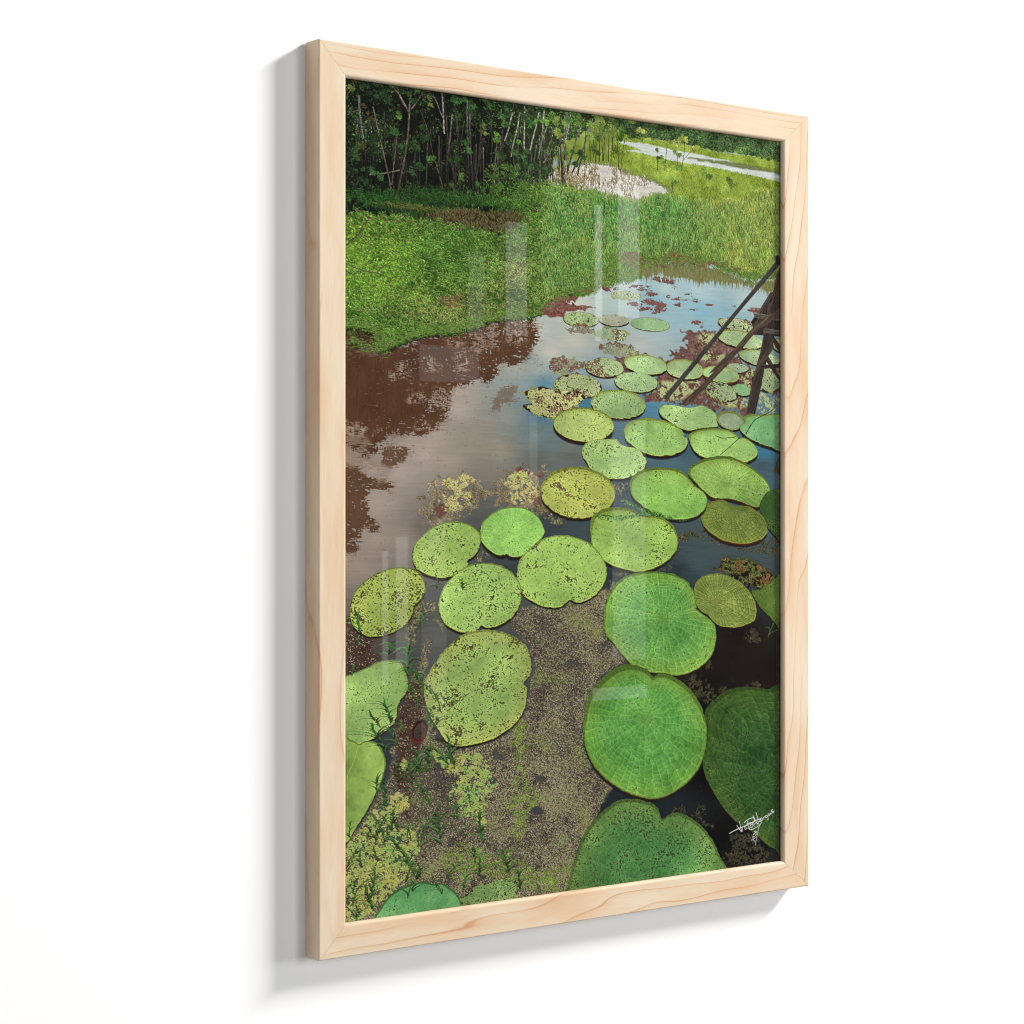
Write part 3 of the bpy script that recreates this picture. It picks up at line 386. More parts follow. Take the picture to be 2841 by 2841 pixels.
 'patches': [[(456.9,614.5),(474.5,612.7),(478.0,622.0),(492.2,624.0),(506.5,641.7),(495.7,649.0),(481.5,643.0),(467.4,629.2)],[(505.0,604.4),(504.8,606.0),(503.9,607.4),(502.7,608.5),(501.1,609.2),(499.3,609.3),(497.5,609.0),(496.0,608.2),(494.7,607.0),(493.9,605.5),(493.6,603.9),(493.9,602.3),(494.7,600.8),(496.0,599.7),(497.5,599.1),(499.3,598.9),(501.1,599.2),(502.7,600.0),(503.9,601.3),(504.8,602.7)],[(528.1,636.3),(527.6,637.9),(526.4,639.3),(524.4,640.4),(521.8,641.0),(519.1,641.1),(516.3,640.7),(513.8,639.8),(511.8,638.5),(510.5,637.0),(510.1,635.4),(510.5,633.8),(511.8,632.4),(513.8,631.3),(516.3,630.7),(519.1,630.6),(521.8,631.0),(524.4,631.9),(526.4,633.1),(527.6,634.7)],[(555.4,563.6),(568.3,564.0),(579.5,576.4),(573.9,582.2),(557.3,579.6)],[(481.5,758.8),(490.4,768.7),(486.9,776.2),(497.5,783.7),(499.3,791.7),(478.0,779.3),(474.5,769.9)],[(449.9,756.2),(460.4,763.5),(458.7,768.5),(432.6,766.2),(443.0,763.3)],[(533.5,801.4),(557.3,799.6),(575.7,809.4),(592.5,825.6),(583.2,836.7),(520.9,833.0),(519.1,823.7),(529.9,812.9)],[(588.8,632.2),(588.0,633.0),(585.6,633.7),(581.9,634.2),(577.2,634.4),(572.0,634.2),(566.9,633.8),(562.3,633.2),(558.6,632.4),(556.3,631.4),(555.4,630.5),(556.3,629.6),(558.6,628.9),(562.3,628.5),(566.9,628.3),(572.0,628.4),(577.2,628.8),(581.9,629.4),(585.6,630.3),(588.0,631.2)],[(609.4,412.5),(619.3,412.4),(619.3,425.9)],[(348.2,398.3),(364.8,399.4),(378.2,399.4),(371.5,408.2),(364.8,413.3),(354.8,409.6)],[(449.9,455.5),(463.9,459.5),(463.9,467.3),(449.9,478.8),(443.0,490.2),(436.1,495.3),(425.7,498.9),(443.0,481.2)],[(456.9,451.7),(478.0,455.7),(492.2,450.6),(502.9,458.5),(539.0,468.1),(575.7,465.8),(609.4,464.8),(609.4,483.6),(564.6,479.0),(524.5,473.2),(510.1,471.7),(495.7,462.4),(471.0,460.9)],[(115.5,541.9),(124.2,543.3),(137.4,552.1),(130.1,553.6),(119.8,547.9)],[(92.3,524.7),(103.8,521.5),(115.5,526.5),(109.6,535.8),(101.0,541.4),(92.3,558.7),(83.7,567.7),(80.9,555.9),(89.4,541.0)],[(101.0,580.2),(106.7,585.1),(105.3,593.3),(98.1,600.0),(92.3,606.7),(92.3,592.7)],[(287.9,437.4),(287.3,439.7),(285.5,441.8),(282.6,443.4),(279.1,444.4),(275.2,444.8),(271.2,444.4),(267.7,443.3),(264.9,441.7),(263.1,439.6),(262.5,437.3),(263.1,435.1),(264.9,433.0),(267.7,431.4),(271.2,430.3),(275.2,430.0),(279.1,430.4),(282.6,431.4),(285.5,433.0),(287.3,435.1)],[(262.5,431.2),(261.9,433.1),(260.4,434.8),(257.9,436.2),(254.9,437.0),(251.5,437.3),(248.1,437.0),(245.0,436.1),(242.6,434.8),(241.1,433.1),(240.5,431.2),(241.1,429.3),(242.6,427.6),(245.0,426.2),(248.1,425.4),(251.5,425.1),(254.9,425.4),(257.9,426.2),(260.4,427.6),(261.9,429.3)],[(177.7,480.3),(177.2,481.0),(175.9,481.7),(173.9,482.2),(171.4,482.5),(168.6,482.5),(165.9,482.4),(163.4,482.0),(161.4,481.4),(160.1,480.8),(159.7,480.0),(160.1,479.3),(161.4,478.6),(163.4,478.1),(165.9,477.8),(168.6,477.8),(171.4,477.9),(173.9,478.3),(175.9,478.8),(177.2,479.5)],[(188.2,475.6),(187.9,476.6),(186.8,477.4),(185.1,478.0),(183.0,478.4),(180.7,478.5),(178.4,478.3),(176.3,477.9),(174.6,477.2),(173.5,476.4),(173.2,475.4),(173.5,474.5),(174.6,473.7),(176.3,473.0),(178.4,472.6),(180.7,472.5),(183.0,472.7),(185.1,473.2),(186.8,473.8),(187.9,474.7)],[(353.2,497.6),(369.8,496.6),(376.5,500.5),(364.8,502.8)]],
 'orange': [(511.9,490.1),(524.5,482.4),(542.6,485.3),(561.0,488.2),(575.7,492.4),(586.9,499.3),(605.7,507.6),(605.7,518.4),(583.2,520.5),(564.6,517.5),(549.9,513.2),(531.7,506.2),(520.9,502.0),(510.1,497.9)],
}
PADS = [
 {'o': [(394.6,195.3),(393.4,196.8),(390.2,198.2),(385.2,199.3),(379.1,200.0),(372.4,200.3),(365.7,200.1),(359.7,199.4),(355.1,198.4),(352.1,197.1),(351.2,195.6),(352.4,194.1),(355.6,192.8),(360.4,191.7),(366.5,190.9),(373.2,190.6),(379.9,190.8),(386.0,191.4),(390.7,192.5),(393.7,193.8)],'face': (170,190,140),'spk': 0.28,'rim': (150,160,60),'shadow': 0.0,'rough': 3},
 {'o': [(334.4,224.9),(332.9,227.3),(329.1,229.4),(323.3,231.0),(316.2,232.0),(308.4,232.3),(300.8,231.8),(294.0,230.6),(288.7,228.8),(285.4,226.6),(284.5,224.2),(285.9,221.9),(289.7,219.8),(295.4,218.1),(302.4,217.1),(310.2,216.8),(317.9,217.3),(324.7,218.5),(330.1,220.3),(333.5,222.5)],'face': (158,186,122),'spk': 0.28,'rim': (150,160,60),'shadow': 1.17,'rough': 1,'brown': 0.1},
 {'o': [(377.4,222.9),(376.2,224.8),(372.9,226.4),(368.0,227.8),(361.8,228.6),(355.1,228.9),(348.4,228.6),(342.5,227.7),(337.9,226.4),(335.0,224.8),(334.1,223.0),(335.3,221.1),(338.5,219.5),(343.4,218.2),(349.5,217.3),(356.2,217.0),(362.9,217.3),(368.9,218.1),(373.6,219.4),(376.5,221.1)],'face': (168,172,146),'spk': 0.1,'rim': (160,170,90),'style': 2,'shadow': 1.58,'brown': 0.25},
 {'o': [(437.3,225.1),(435.7,227.3),(431.3,229.3),(424.8,230.8),(416.6,231.7),(407.8,231.9),(399.0,231.4),(391.2,230.3),(385.2,228.6),(381.4,226.6),(380.3,224.3),(381.9,222.2),(386.1,220.2),(392.6,218.7),(400.6,217.8),(409.4,217.6),(418.2,218.0),(426.1,219.1),(432.3,220.8),(436.2,222.9)],'face': (152,196,130),'spk': 0.1,'rim': (150,160,60),'shadow': 0.8},
 {'o': [(331.5,237.7),(330.1,239.2),(326.6,240.5),(321.4,241.4),(315.0,241.8),(308.0,241.6),(301.1,240.9),(295.1,239.8),(290.4,238.4),(287.5,236.8),(286.7,235.1),(288.0,233.6),(291.5,232.3),(296.6,231.4),(302.9,231.0),(309.9,231.2),(316.8,231.8),(323.0,232.9),(327.8,234.4),(330.7,236.0)],'face': (150,140,118),'spk': 0.45,'rim': (150,160,60),'shadow': 0.0,'rough': 9,'brown': 0.5},
 {'o': [(378.2,240.6),(376.6,242.8),(372.6,244.7),(366.8,245.9),(359.6,246.6),(351.8,246.5),(344.2,245.7),(337.5,244.2),(332.3,242.3),(329.2,240.1),(328.4,237.8),(330.0,235.6),(333.9,233.8),(339.6,232.5),(346.7,231.8),(354.5,231.9),(362.1,232.7),(369.0,234.1),(374.2,236.0),(377.4,238.3)],'face': (158,186,128),'spk': 0.32,'rim': (150,160,60),'shadow': 0.0,'rough': 5,'brown': 0.25},
 {'o': [(389.7,256.9),(387.8,259.1),(383.4,260.9),(376.9,262.1),(368.8,262.7),(360.1,262.5),(351.5,261.6),(344.0,260.0),(338.2,258.0),(334.6,255.8),(333.7,253.4),(335.4,251.3),(339.7,249.5),(346.1,248.3),(354.1,247.7),(362.8,247.9),(371.4,248.7),(379.1,250.2),(385.0,252.2),(388.7,254.5)],'face': (150,160,115),'spk': 0.38,'rim': (150,160,60),'shadow': 0.0,'rough': 6,'brown': 0.85},
 {'o': [(314.8,273.7),(313.6,276.5),(309.8,279.1),(304.0,281.3),(296.8,282.8),(288.8,283.6),(280.8,283.5),(273.6,282.5),(267.9,280.7),(264.2,278.4),(263.0,275.8),(264.2,273.0),(267.8,270.4),(273.5,268.2),(280.7,266.6),(288.7,265.9),(296.7,265.9),(304.0,266.9),(309.8,268.6),(313.5,270.9)],'face': (145,150,110),'spk': 0.4,'rim': (150,160,60),'shadow': 0.0,'rough': 6,'brown': 0.9},
 {'o': [(578.8,221.9),(576.5,224.0),(571.1,225.6),(563.0,226.5),(553.2,226.6),(542.5,226.0),(532.1,224.7),(523.0,222.9),(516.0,220.6),(511.7,218.2),(510.7,215.8),(512.9,213.7),(518.2,212.2),(526.1,211.2),(535.8,211.0),(546.4,211.6),(556.8,212.9),(566.1,214.7),(573.3,217.0),(577.7,219.5)],'face': (170,185,135),'spk': 0.32,'rim': (120,125,75),'shadow': 1.66,'rough': 3,'brown': 0.2},
 {'o': [(582.7,238.4),(580.1,241.2),(574.1,243.3),(565.4,244.5),(554.9,244.8),(543.6,244.0),(532.6,242.3),(523.0,239.9),(515.7,237.0),(511.4,233.9),(510.5,230.8),(513.1,228.1),(518.9,226.0),(527.4,224.7),(537.7,224.4),(549.0,225.1),(560.1,226.8),(569.9,229.2),(577.4,232.1),(581.8,235.3)],'face': (165,196,132),'spk': 0.18,'rim': (165,175,75),'style': 1,'shadow': 2.08},
 {'o': [(629.9,239.6),(628.3,242.0),(625.3,243.9),(621.1,245.3),(616.1,246.0),(610.8,245.8),(605.8,244.9),(601.5,243.2),(598.4,241.1),(596.7,238.6),(596.6,236.1),(598.2,233.7),(601.2,231.7),(605.3,230.3),(610.3,229.7),(615.6,229.8),(620.6,230.7),(624.9,232.4),(628.1,234.5),(629.8,237.0)],'face': (165,196,132),'spk': 0.18,'rim': (165,175,75),'style': 1,'shadow': 2.1},
 {'o': [(609.3,258.0),(606.8,260.5),(601.5,262.5),(593.7,263.6),(584.3,263.8),(574.1,263.1),(564.3,261.6),(555.7,259.4),(549.2,256.7),(545.4,253.7),(544.6,250.9),(547.0,248.4),(552.2,246.5),(559.8,245.3),(569.1,245.1),(579.2,245.7),(589.1,247.2),(597.8,249.4),(604.5,252.2),(608.4,255.1)],'face': (160,194,138),'spk': 0.14,'rim': (160,170,75),'style': 1,'shadow': 2.09},
 {'o': [(559.3,267.7),(558.2,269.3),(555.6,270.8),(551.6,271.9),(546.6,272.6),(541.2,272.8),(535.8,272.5),(531.1,271.7),(527.3,270.5),(525.0,269.0),(524.3,267.3),(525.3,265.7),(527.9,264.3),(531.9,263.2),(536.8,262.4),(542.2,262.2),(547.6,262.6),(552.4,263.4),(556.2,264.6),(558.6,266.1)],'face': (165,190,145),'spk': 0.22,'rim': (150,165,110),'shadow': 1.66},
 {'o': [(489.2,274.2),(487.2,277.4),(482.5,280.2),(475.6,282.2),(467.3,283.2),(458.4,283.1),(449.7,282.0),(442.0,280.0),(436.2,277.2),(432.8,273.9),(432.0,270.5),(434.0,267.2),(438.6,264.5),(445.3,262.5),(453.5,261.5),(462.5,261.5),(471.2,262.5),(479.0,264.6),(484.9,267.4),(488.5,270.7)],'face': (165,195,125),'spk': 0.18,'rim': (160,175,75),'style': 1,'shadow': 2.03},
 {'o': [(369.9,275.2),(368.2,278.4),(364.1,281.2),(357.7,283.4),(350.0,284.8),(341.5,285.1),(333.1,284.5),(325.7,282.9),(319.9,280.6),(316.4,277.6),(315.3,274.5),(316.9,271.3),(321.0,268.5),(327.2,266.3),(334.9,264.9),(343.4,264.5),(351.8,265.1),(359.3,266.7),(365.2,269.0),(368.8,272.0)],'face': (160,188,122),'spk': 0.3,'rim': (140,150,70),'shadow': 1.97,'brown': 0.25},
 {'o': [(433.8,271.3),(431.7,274.5),(426.6,277.1),(419.1,278.9),(410.0,279.8),(400.2,279.7),(390.6,278.5),(382.2,276.5),(375.7,273.7),(371.9,270.5),(370.9,267.2),(373.0,264.1),(378.0,261.5),(385.3,259.7),(394.3,258.7),(404.1,258.8),(413.7,259.9),(422.3,262.0),(428.9,264.7),(432.9,268.0)],'face': (158,200,126),'spk': 0.1,'rim': (165,178,70),'style': 1,'shadow': 2.4},
 {'o': [(419.4,290.2),(417.5,293.6),(412.6,296.5),(405.3,298.7),(396.3,300.0),(386.5,300.2),(376.9,299.3),(368.4,297.5),(361.8,294.9),(357.7,291.7),(356.6,288.3),(358.5,285.0),(363.2,282.1),(370.4,279.9),(379.3,278.6),(389.0,278.3),(398.7,279.1),(407.3,280.9),(414.1,283.6),(418.3,286.8)],'face': (158,194,125),'spk': 0.24,'rim': (155,165,70),'shadow': 1.99},
 {'o': [(544.0,278.4),(541.9,281.0),(537.3,283.1),(530.5,284.5),(522.2,285.0),(513.3,284.6),(504.7,283.4),(497.1,281.4),(491.4,278.9),(488.0,276.1),(487.3,273.2),(489.3,270.6),(493.9,268.5),(500.6,267.1),(508.7,266.6),(517.6,266.9),(526.3,268.1),(533.9,270.1),(539.8,272.6),(543.3,275.5)],'face': (165,205,130),'spk': 0.05,'rim': (180,180,60),'style': 1,'shadow': 3.69,'lip': (120,70,40)},
 {'o': [(562.7,295.1),(561.1,296.9),(558.4,298.2),(554.8,298.9),(550.6,299.0),(546.3,298.5),(542.3,297.3),(538.9,295.7),(536.5,293.7),(535.3,291.7),(535.5,289.6),(537.0,287.9),(539.7,286.6),(543.3,285.8),(547.4,285.7),(551.7,286.2),(555.8,287.4),(559.2,289.0),(561.7,291.0),(562.8,293.1)],'face': (135,190,120),'spk': 0.05,'rim': (150,180,100),'shadow': 2.07},
 {'o': [(542.2,300.5),(539.7,303.3),(534.9,305.3),(528.4,306.4),(520.8,306.4),(512.9,305.3),(505.5,303.2),(499.2,300.4),(494.7,297.1),(492.4,293.6),(492.6,290.4),(495.1,287.6),(499.8,285.5),(506.2,284.5),(513.7,284.4),(521.6,285.5),(529.1,287.5),(535.4,290.4),(540.0,293.7),(542.4,297.2)],'face': (160,185,125),'spk': 0.34,'rim': (150,160,60),'shadow': 0.82,'rough': 4,'brown': 0.15},
 {'o': [(616.8,278.6),(614.9,283.1),(610.5,287.1),(604.2,290.1),(596.7,291.9),(588.5,292.3),(580.6,291.2),(573.7,288.9),(568.5,285.4),(565.4,281.2),(564.8,276.6),(566.7,272.1),(571.0,268.2),(577.1,265.2),(584.7,263.3),(592.8,262.9),(600.8,263.9),(607.7,266.3),(613.1,269.7),(616.2,274.0)],'face': (150,175,120),'spk': 0.35,'rim': (150,160,60),'shadow': 2.1,'rough': 4,'brown': 0.3},
 {'o': [(338.3,297.3),(336.1,301.2),(330.9,304.7),(323.2,307.2),(313.6,308.7),(303.3,308.9),(293.1,307.9),(284.2,305.8),(277.2,302.7),(273.0,299.0),(271.8,295.0),(273.9,291.1),(278.9,287.7),(286.5,285.1),(295.9,283.6),(306.2,283.3),(316.4,284.2),(325.5,286.4),(332.7,289.5),(337.0,293.2)],'face': (168,186,118),'spk': 0.36,'rim': (150,160,60),'shadow': 1.17,'rough': 4,'brown': 0.35},
 {'o': [(232.7,304.5),(245.2,301.7),(254.6,298.3),(267.2,300.9),(276.7,303.1),(288.2,301.5),(300.8,302.3),(310.4,303.2),(312.1,310.6),(291.1,323.6),(276.7,329.6),(257.8,330.1),(239.0,325.1),(229.6,319.2),(242.1,316.4),(235.9,310.5)],'face': (184,186,112),'spk': 0.36,'rim': (150,160,60),'shadow': 0.76,'rough': 7,'brown': 0.2},
 {'o': [(401.3,315.4),(398.8,320.3),(392.7,324.6),(383.6,327.8),(372.4,329.6),(360.3,329.9),(348.4,328.6),(338.0,325.9),(329.9,322.1),(325.0,317.5),(323.7,312.6),(326.1,307.8),(332.1,303.6),(340.9,300.4),(351.9,298.5),(363.9,298.1),(375.9,299.3),(386.5,301.9),(394.8,305.8),(399.9,310.4)],'face': (152,192,112),'spk': 0.22,'rim': (160,172,65),'style': 1,'shadow': 2.79},
 {'o': [(420.9,318.4),(427.4,312.7),(439.5,312.4),(456.9,314.2),(467.4,314.8),(478.0,313.2),(487.7,311.6),(501.1,316.2),(508.3,321.2),(511.0,334.2),(502.9,336.0),(483.3,337.5),(465.7,340.7),(449.9,336.9),(432.6,329.0),(424.0,324.7)],'face': (152,196,110),'spk': 0.16,'rim': (120,140,50),'shadow': 3.2,'brown': 0.05,'vein': 0.4},
 {'o': [(551.3,331.1),(549.0,334.1),(544.8,336.5),(539.3,338.0),(532.8,338.4),(526.2,337.7),(519.9,336.0),(514.7,333.4),(511.0,330.2),(509.2,326.8),(509.5,323.4),(511.7,320.4),(515.8,318.0),(521.3,316.5),(527.7,316.1),(534.4,316.7),(540.7,318.4),(545.9,321.0),(549.7,324.1),(551.5,327.6)],'face': (142,166,124),'spk': 0.06,'rim': (128,138,56),'style': 3,'shadow': 2.47},
 {'o': [(544.5,333.5),(552.1,329.3),(552.7,322.7),(566.5,319.9),(585.0,319.6),(619.3,320.3),(619.3,360.0),(594.4,357.0),(575.7,352.7),(561.0,347.7),(549.9,342.6)],'face': (118,188,112),'spk': 0.1,'rim': (130,150,60),'style': 1,'shadow': 3.28},
 {'o': [(355.7,339.5),(352.5,345.1),(345.4,349.9),(335.1,353.5),(322.6,355.4),(309.3,355.6),(296.5,354.0),(285.3,350.8),(276.8,346.3),(271.8,341.0),(270.9,335.3),(273.9,329.8),(280.8,325.0),(290.8,321.4),(303.0,319.3),(316.3,319.0),(329.3,320.5),(340.7,323.6),(349.5,328.1),(354.7,333.6)],'face': (172,198,95),'spk': 0.2,'rim': (130,145,40),'style': 1,'shadow': 3.92},
 {'o': [(371.0,347.6),(372.3,338.7),(381.5,332.2),(395.0,328.9),(412.0,328.6),(429.2,330.4),(444.7,334.5),(454.3,339.4),(458.7,344.5),(457.8,347.4),(463.0,349.6),(464.8,354.1),(460.4,360.6),(449.9,366.0),(432.6,369.2),(415.4,369.4),(398.4,366.1),(384.9,360.0),(374.8,353.8)],'face': (142,196,92),'spk': 0.12,'rim': (150,165,55),'style': 1,'shadow': 3.55,'vein': 0.35},
 {'o': [(465.7,348.2),(467.4,344.3),(478.0,340.2),(494.0,337.9),(513.6,337.1),(529.9,339.1),(540.8,344.1),(544.5,347.3),(555.4,347.8),(566.5,352.9),(573.0,360.7),(572.0,367.4),(561.0,372.9),(549.9,375.0),(529.9,373.3),(506.5,371.6),(488.6,369.9),(474.5,363.0),(468.3,354.7)],'face': (138,190,88),'spk': 0.1,'rim': (120,145,45),'style': 1,'shadow': 3.64,'brown': 0.06,'vein': 0.35},
 {'o': [(310.6,366.3),(313.8,359.4),(321.9,354.8),(335.0,352.7),(348.2,352.2),(359.8,352.9),(363.1,356.6),(374.8,360.2),(388.3,361.8),(396.7,367.4),(401.8,373.7),(402.1,380.1),(396.7,385.9),(384.9,391.7),(368.1,395.0),(348.2,395.2),(331.7,390.9),(321.9,384.8),(317.9,378.6),(313.0,373.1)],'face': (152,196,105),'spk': 0.24,'rim': (165,180,85),'shadow': 2.7,'vein': 0.2},
 {'o': [(357.3,414.0),(354.4,421.0),(348.1,427.4),(338.9,432.6),(327.3,436.2),(314.3,438.1),(300.7,438.1),(287.5,436.2),(275.6,432.6),(265.7,427.6),(258.5,421.4),(254.4,414.6),(253.7,407.4),(256.4,400.5),(262.4,394.3),(271.3,389.1),(282.5,385.4),(295.3,383.3),(308.8,383.1),(322.1,384.8),(334.4,388.3),(344.7,393.3),(352.2,399.6),(356.5,406.6)],'face': (172,186,82),'spk': 0.3,'rim': (140,150,45),'style': 1,'shadow': 3.14,'brown': 0.12,'vein': 0.2},
 {'o': [(465.7,388.4),(469.2,380.6),(479.8,375.2),(497.5,370.4),(517.2,368.2),(535.3,369.9),(553.6,375.6),(572.0,384.7),(586.9,395.2),(593.8,405.8),(592.5,412.5),(583.2,421.9),(573.9,425.9),(561.0,424.6),(546.3,420.0),(528.1,416.7),(504.7,416.1),(490.4,409.0),(478.0,399.9)],'face': (122,172,66),'spk': 0.08,'rim': (88,112,32),'style': 1,'ctr': (525.4,400.3),'shadow': 4.02,'vein': 0.8,'lip': (80,40,22)},
 {'o': [(576.7,425.9),(581.3,416.6),(590.6,408.5),(607.5,404.4),(619.3,403.7),(619.3,470.3),(603.8,460.7),(590.6,449.9),(583.2,439.2)],'face': (62,100,40),'spk': 0.34,'rim': (60,90,35),'shadow': 2.48},
 {'o': [(485.1,438.9),(485.1,431.1),(492.2,423.3),(504.7,419.4),(520.9,418.7),(535.3,424.6),(549.9,424.6),(564.6,427.2),(577.6,433.9),(586.0,441.9),(589.2,451.3),(586.9,457.9),(575.7,464.5),(557.3,468.0),(537.2,467.4),(517.2,463.3),(501.1,456.0),(490.4,448.1)],'face': (120,140,54),'spk': 0.04,'rim': (120,130,45),'style': 1,'ctr': (532.6,435.1),'shadow': 3.65,'vein': 1.5,'lip': (90,42,26)},
 {'o': [(378.7,405.7),(379.8,396.8),(388.3,389.1),(401.8,384.2),(418.9,382.4),(437.8,382.5),(453.4,385.9),(465.7,392.3),(472.7,400.0),(483.3,406.4),(491.3,411.6),(494.3,419.4),(490.4,428.5),(479.8,435.7),(463.9,439.5),(443.0,439.8),(424.0,436.2),(403.5,428.5),(388.3,419.6),(381.5,413.3)],'face': (128,184,78),'spk': 0.08,'rim': (98,125,35),'style': 1,'ctr': (437.8,410.5),'shadow': 3.55,'vein': 0.45},
 {'o': [(322.3,445.9),(324.4,437.2),(333.4,430.9),(348.2,427.4),(361.5,426.6),(374.8,427.2),(384.9,430.4),(398.4,434.8),(415.4,436.2),(429.2,438.8),(439.5,445.2),(447.3,454.3),(449.9,463.3),(448.2,472.3),(443.0,478.7),(432.6,486.3),(418.9,492.5),(405.2,496.0),(388.3,497.3),(374.8,494.9),(356.5,490.8),(343.2,484.9),(331.7,477.2),(325.2,468.4),(322.4,457.1)],'face': (148,190,82),'spk': 0.2,'rim': (110,135,40),'style': 1,'ctr': (384.9,458.9),'shadow': 3.1,'vein': 0.3},
 {'o': [(173.2,451.5),(173.9,445.5),(180.7,438.3),(192.8,431.1),(206.5,426.9),(220.4,426.1),(232.7,427.5),(245.2,433.0),(253.8,441.0),(258.5,449.6),(257.8,455.7),(249.9,463.0),(239.0,471.4),(228.1,477.4),(217.3,478.7),(211.1,477.8),(207.3,475.3),(203.5,477.0),(194.3,475.7),(183.7,470.2),(175.4,462.3)],'face': (138,198,88),'spk': 0.07,'rim': (120,150,50),'ctr': (214.2,454.2),'shadow': 3.35,'vein': 0.5,'seam': (207.3,475.3)},
 {'o': [(87.3,470.8),(92.3,461.5),(103.8,452.2),(115.5,445.8),(130.1,441.9),(144.8,441.4),(156.7,443.6),(167.1,448.4),(173.2,455.1),(173.9,463.5),(170.1,471.8),(164.2,477.1),(156.4,481.4),(157.4,484.8),(153.7,489.5),(141.9,495.2),(127.1,498.5),(115.5,497.6),(101.0,493.2),(92.3,487.8),(88.0,480.1)],'face': (156,192,88),'spk': 0.3,'rim': (125,150,45),'shadow': 2.91,'vein': 0.15},
 {'o': [(12.9,521.4),(17.7,510.0),(30.2,499.4),(46.9,491.1),(62.4,487.3),(78.0,487.0),(90.9,489.5),(99.5,496.7),(103.6,505.0),(102.4,514.4),(98.1,520.2),(90.9,525.8),(88.3,530.5),(86.6,536.3),(78.0,545.3),(63.8,551.8),(48.3,555.3),(35.7,555.4),(24.6,552.2),(16.4,545.5),(11.6,533.9)],'face': (158,178,76),'spk': 0.42,'rim': (110,130,40),'shadow': 1.78,'brown': 0.1},
 {'o': [(221.9,499.5),(224.5,484.4),(234.2,473.2),(253.7,461.2),(268.4,456.8),(283.3,456.1),(299.2,458.2),(312.3,461.8),(323.5,466.9),(335.2,476.0),(343.4,487.5),(345.2,497.3),(341.3,509.7),(330.1,520.8),(315.4,527.4),(301.7,528.6),(293.7,525.7),(283.3,531.9),(271.8,533.1),(257.6,531.6),(240.5,525.0),(227.9,516.3)],'face': (150,190,86),'spk': 0.26,'rim': (140,165,60),'shadow': 1.9,'brown': 0.08,'vein': 0.2,'seam': (293.7,525.7)},
 {'o': [(120.1,527.8),(122.0,517.3),(128.6,505.6),(140.4,495.2),(153.7,488.3),(170.1,484.4),(188.2,484.7),(203.5,488.5),(215.7,495.4),(225.0,505.3),(227.3,515.1),(225.8,527.2),(220.4,536.8),(209.6,544.9),(195.8,550.5),(180.7,551.7),(174.7,548.8),(168.6,553.8),(156.7,555.7),(143.3,553.5),(130.1,547.1),(122.7,537.4)],'face': (152,192,92),'spk': 0.3,'rim': (130,155,50),'ctr': (172.4,518.5),'shadow': 2.58,'vein': 0.25,'seam': (174.7,548.8)},
 {'o': [(101.7,607.2),(103.8,600.3),(114.0,586.6),(124.2,575.2),(138.9,564.0),(153.7,556.8),(171.6,553.9),(189.8,554.5),(208.1,558.2),(225.0,566.1),(235.9,576.2),(240.5,591.1),(239.0,602.0),(230.4,611.3),(234.6,616.4),(234.3,629.8),(229.6,641.7),(218.8,653.2),(197.4,664.8),(174.7,670.5),(144.8,672.0),(130.1,666.3),(121.3,655.1),(112.5,643.9),(106.7,633.3),(102.1,617.8)],'face': (154,188,92),'spk': 0.38,'rim': (150,165,70),'ctr': (178.4,609.9),'shadow': 2.2,'brown': 0.25,'edge': (166,182,88),'seam': (230.4,611.3)},
 {'o': [(2.7,599.9),(19.1,590.4),(34.4,585.3),(48.3,580.2),(61.0,579.6),(72.3,582.4),(78.0,593.2),(81.6,606.2),(78.0,615.3),(69.5,624.2),(68.0,632.3),(66.6,639.2),(62.4,644.7),(48.3,653.9),(34.4,658.8),(23.3,661.8),(10.9,658.3),(2.7,652.4)],'face': (152,192,98),'spk': 0.14,'rim': (140,165,70),'ctr': (32.3,619.8),'shadow': 1.78,'brown': 0.1},
 {'o': [(2.7,657.8),(10.9,657.0),(17.7,658.8),(22.8,661.9),(28.8,659.6),(35.7,659.5),(42.7,661.7),(49.7,669.1),(53.9,679.8),(52.5,692.4),(45.5,706.9),(34.4,724.5),(20.5,741.7),(2.7,754.3)],'face': (148,184,80),'spk': 0.03,'rim': (105,135,40),'ctr': (8.1,694.8),'shadow': 2.14,'vein': 0.1,'seam': (22.8,661.9)},
 {'o': [(37.1,845.8),(48.3,827.5),(58.2,817.0),(72.3,810.7),(86.6,807.5),(101.0,806.7),(114.0,810.3),(124.2,810.4),(133.0,815.8),(143.3,824.1),(151.5,838.1),(156.7,854.2),(144.8,894.4),(93.7,905.4),(44.1,881.3)],'face': (88,156,88),'spk': 0.06,'rim': (62,112,50),'ctr': (93.7,856.1),'shadow': 1.8,'vein': 0.3},
 {'o': [(149.3,830.7),(159.7,823.5),(174.7,816.8),(189.8,816.0),(217.3,814.1),(220.4,837.5),(205.0,847.8),(153.7,841.9)],'face': (112,148,78),'spk': 0.36,'rim': (150,160,60),'shadow': 1.49,'rough': 4},
 {'o': [(341.6,545.0),(343.2,532.5),(348.2,521.4),(358.1,510.3),(373.1,501.7),(391.6,498.3),(415.4,497.7),(436.1,499.8),(451.7,503.9),(463.9,509.4),(469.2,515.3),(476.2,524.5),(478.9,537.6),(476.2,540.4),(485.1,545.6),(497.5,552.5),(505.6,559.3),(508.6,569.9),(506.5,582.9),(499.3,595.6),(485.1,605.4),(467.4,611.8),(448.2,613.8),(429.2,610.6),(408.6,608.6),(395.0,603.3),(381.5,598.8),(368.1,587.5),(353.2,573.0),(343.2,562.6)],'face': (92,160,66),'spk': 0.1,'rim': (100,135,42),'ctr': (427.4,549.0),'shadow': 1.95,'vein': 1,'edge': (112,165,60),'seam': (476.2,540.4)},
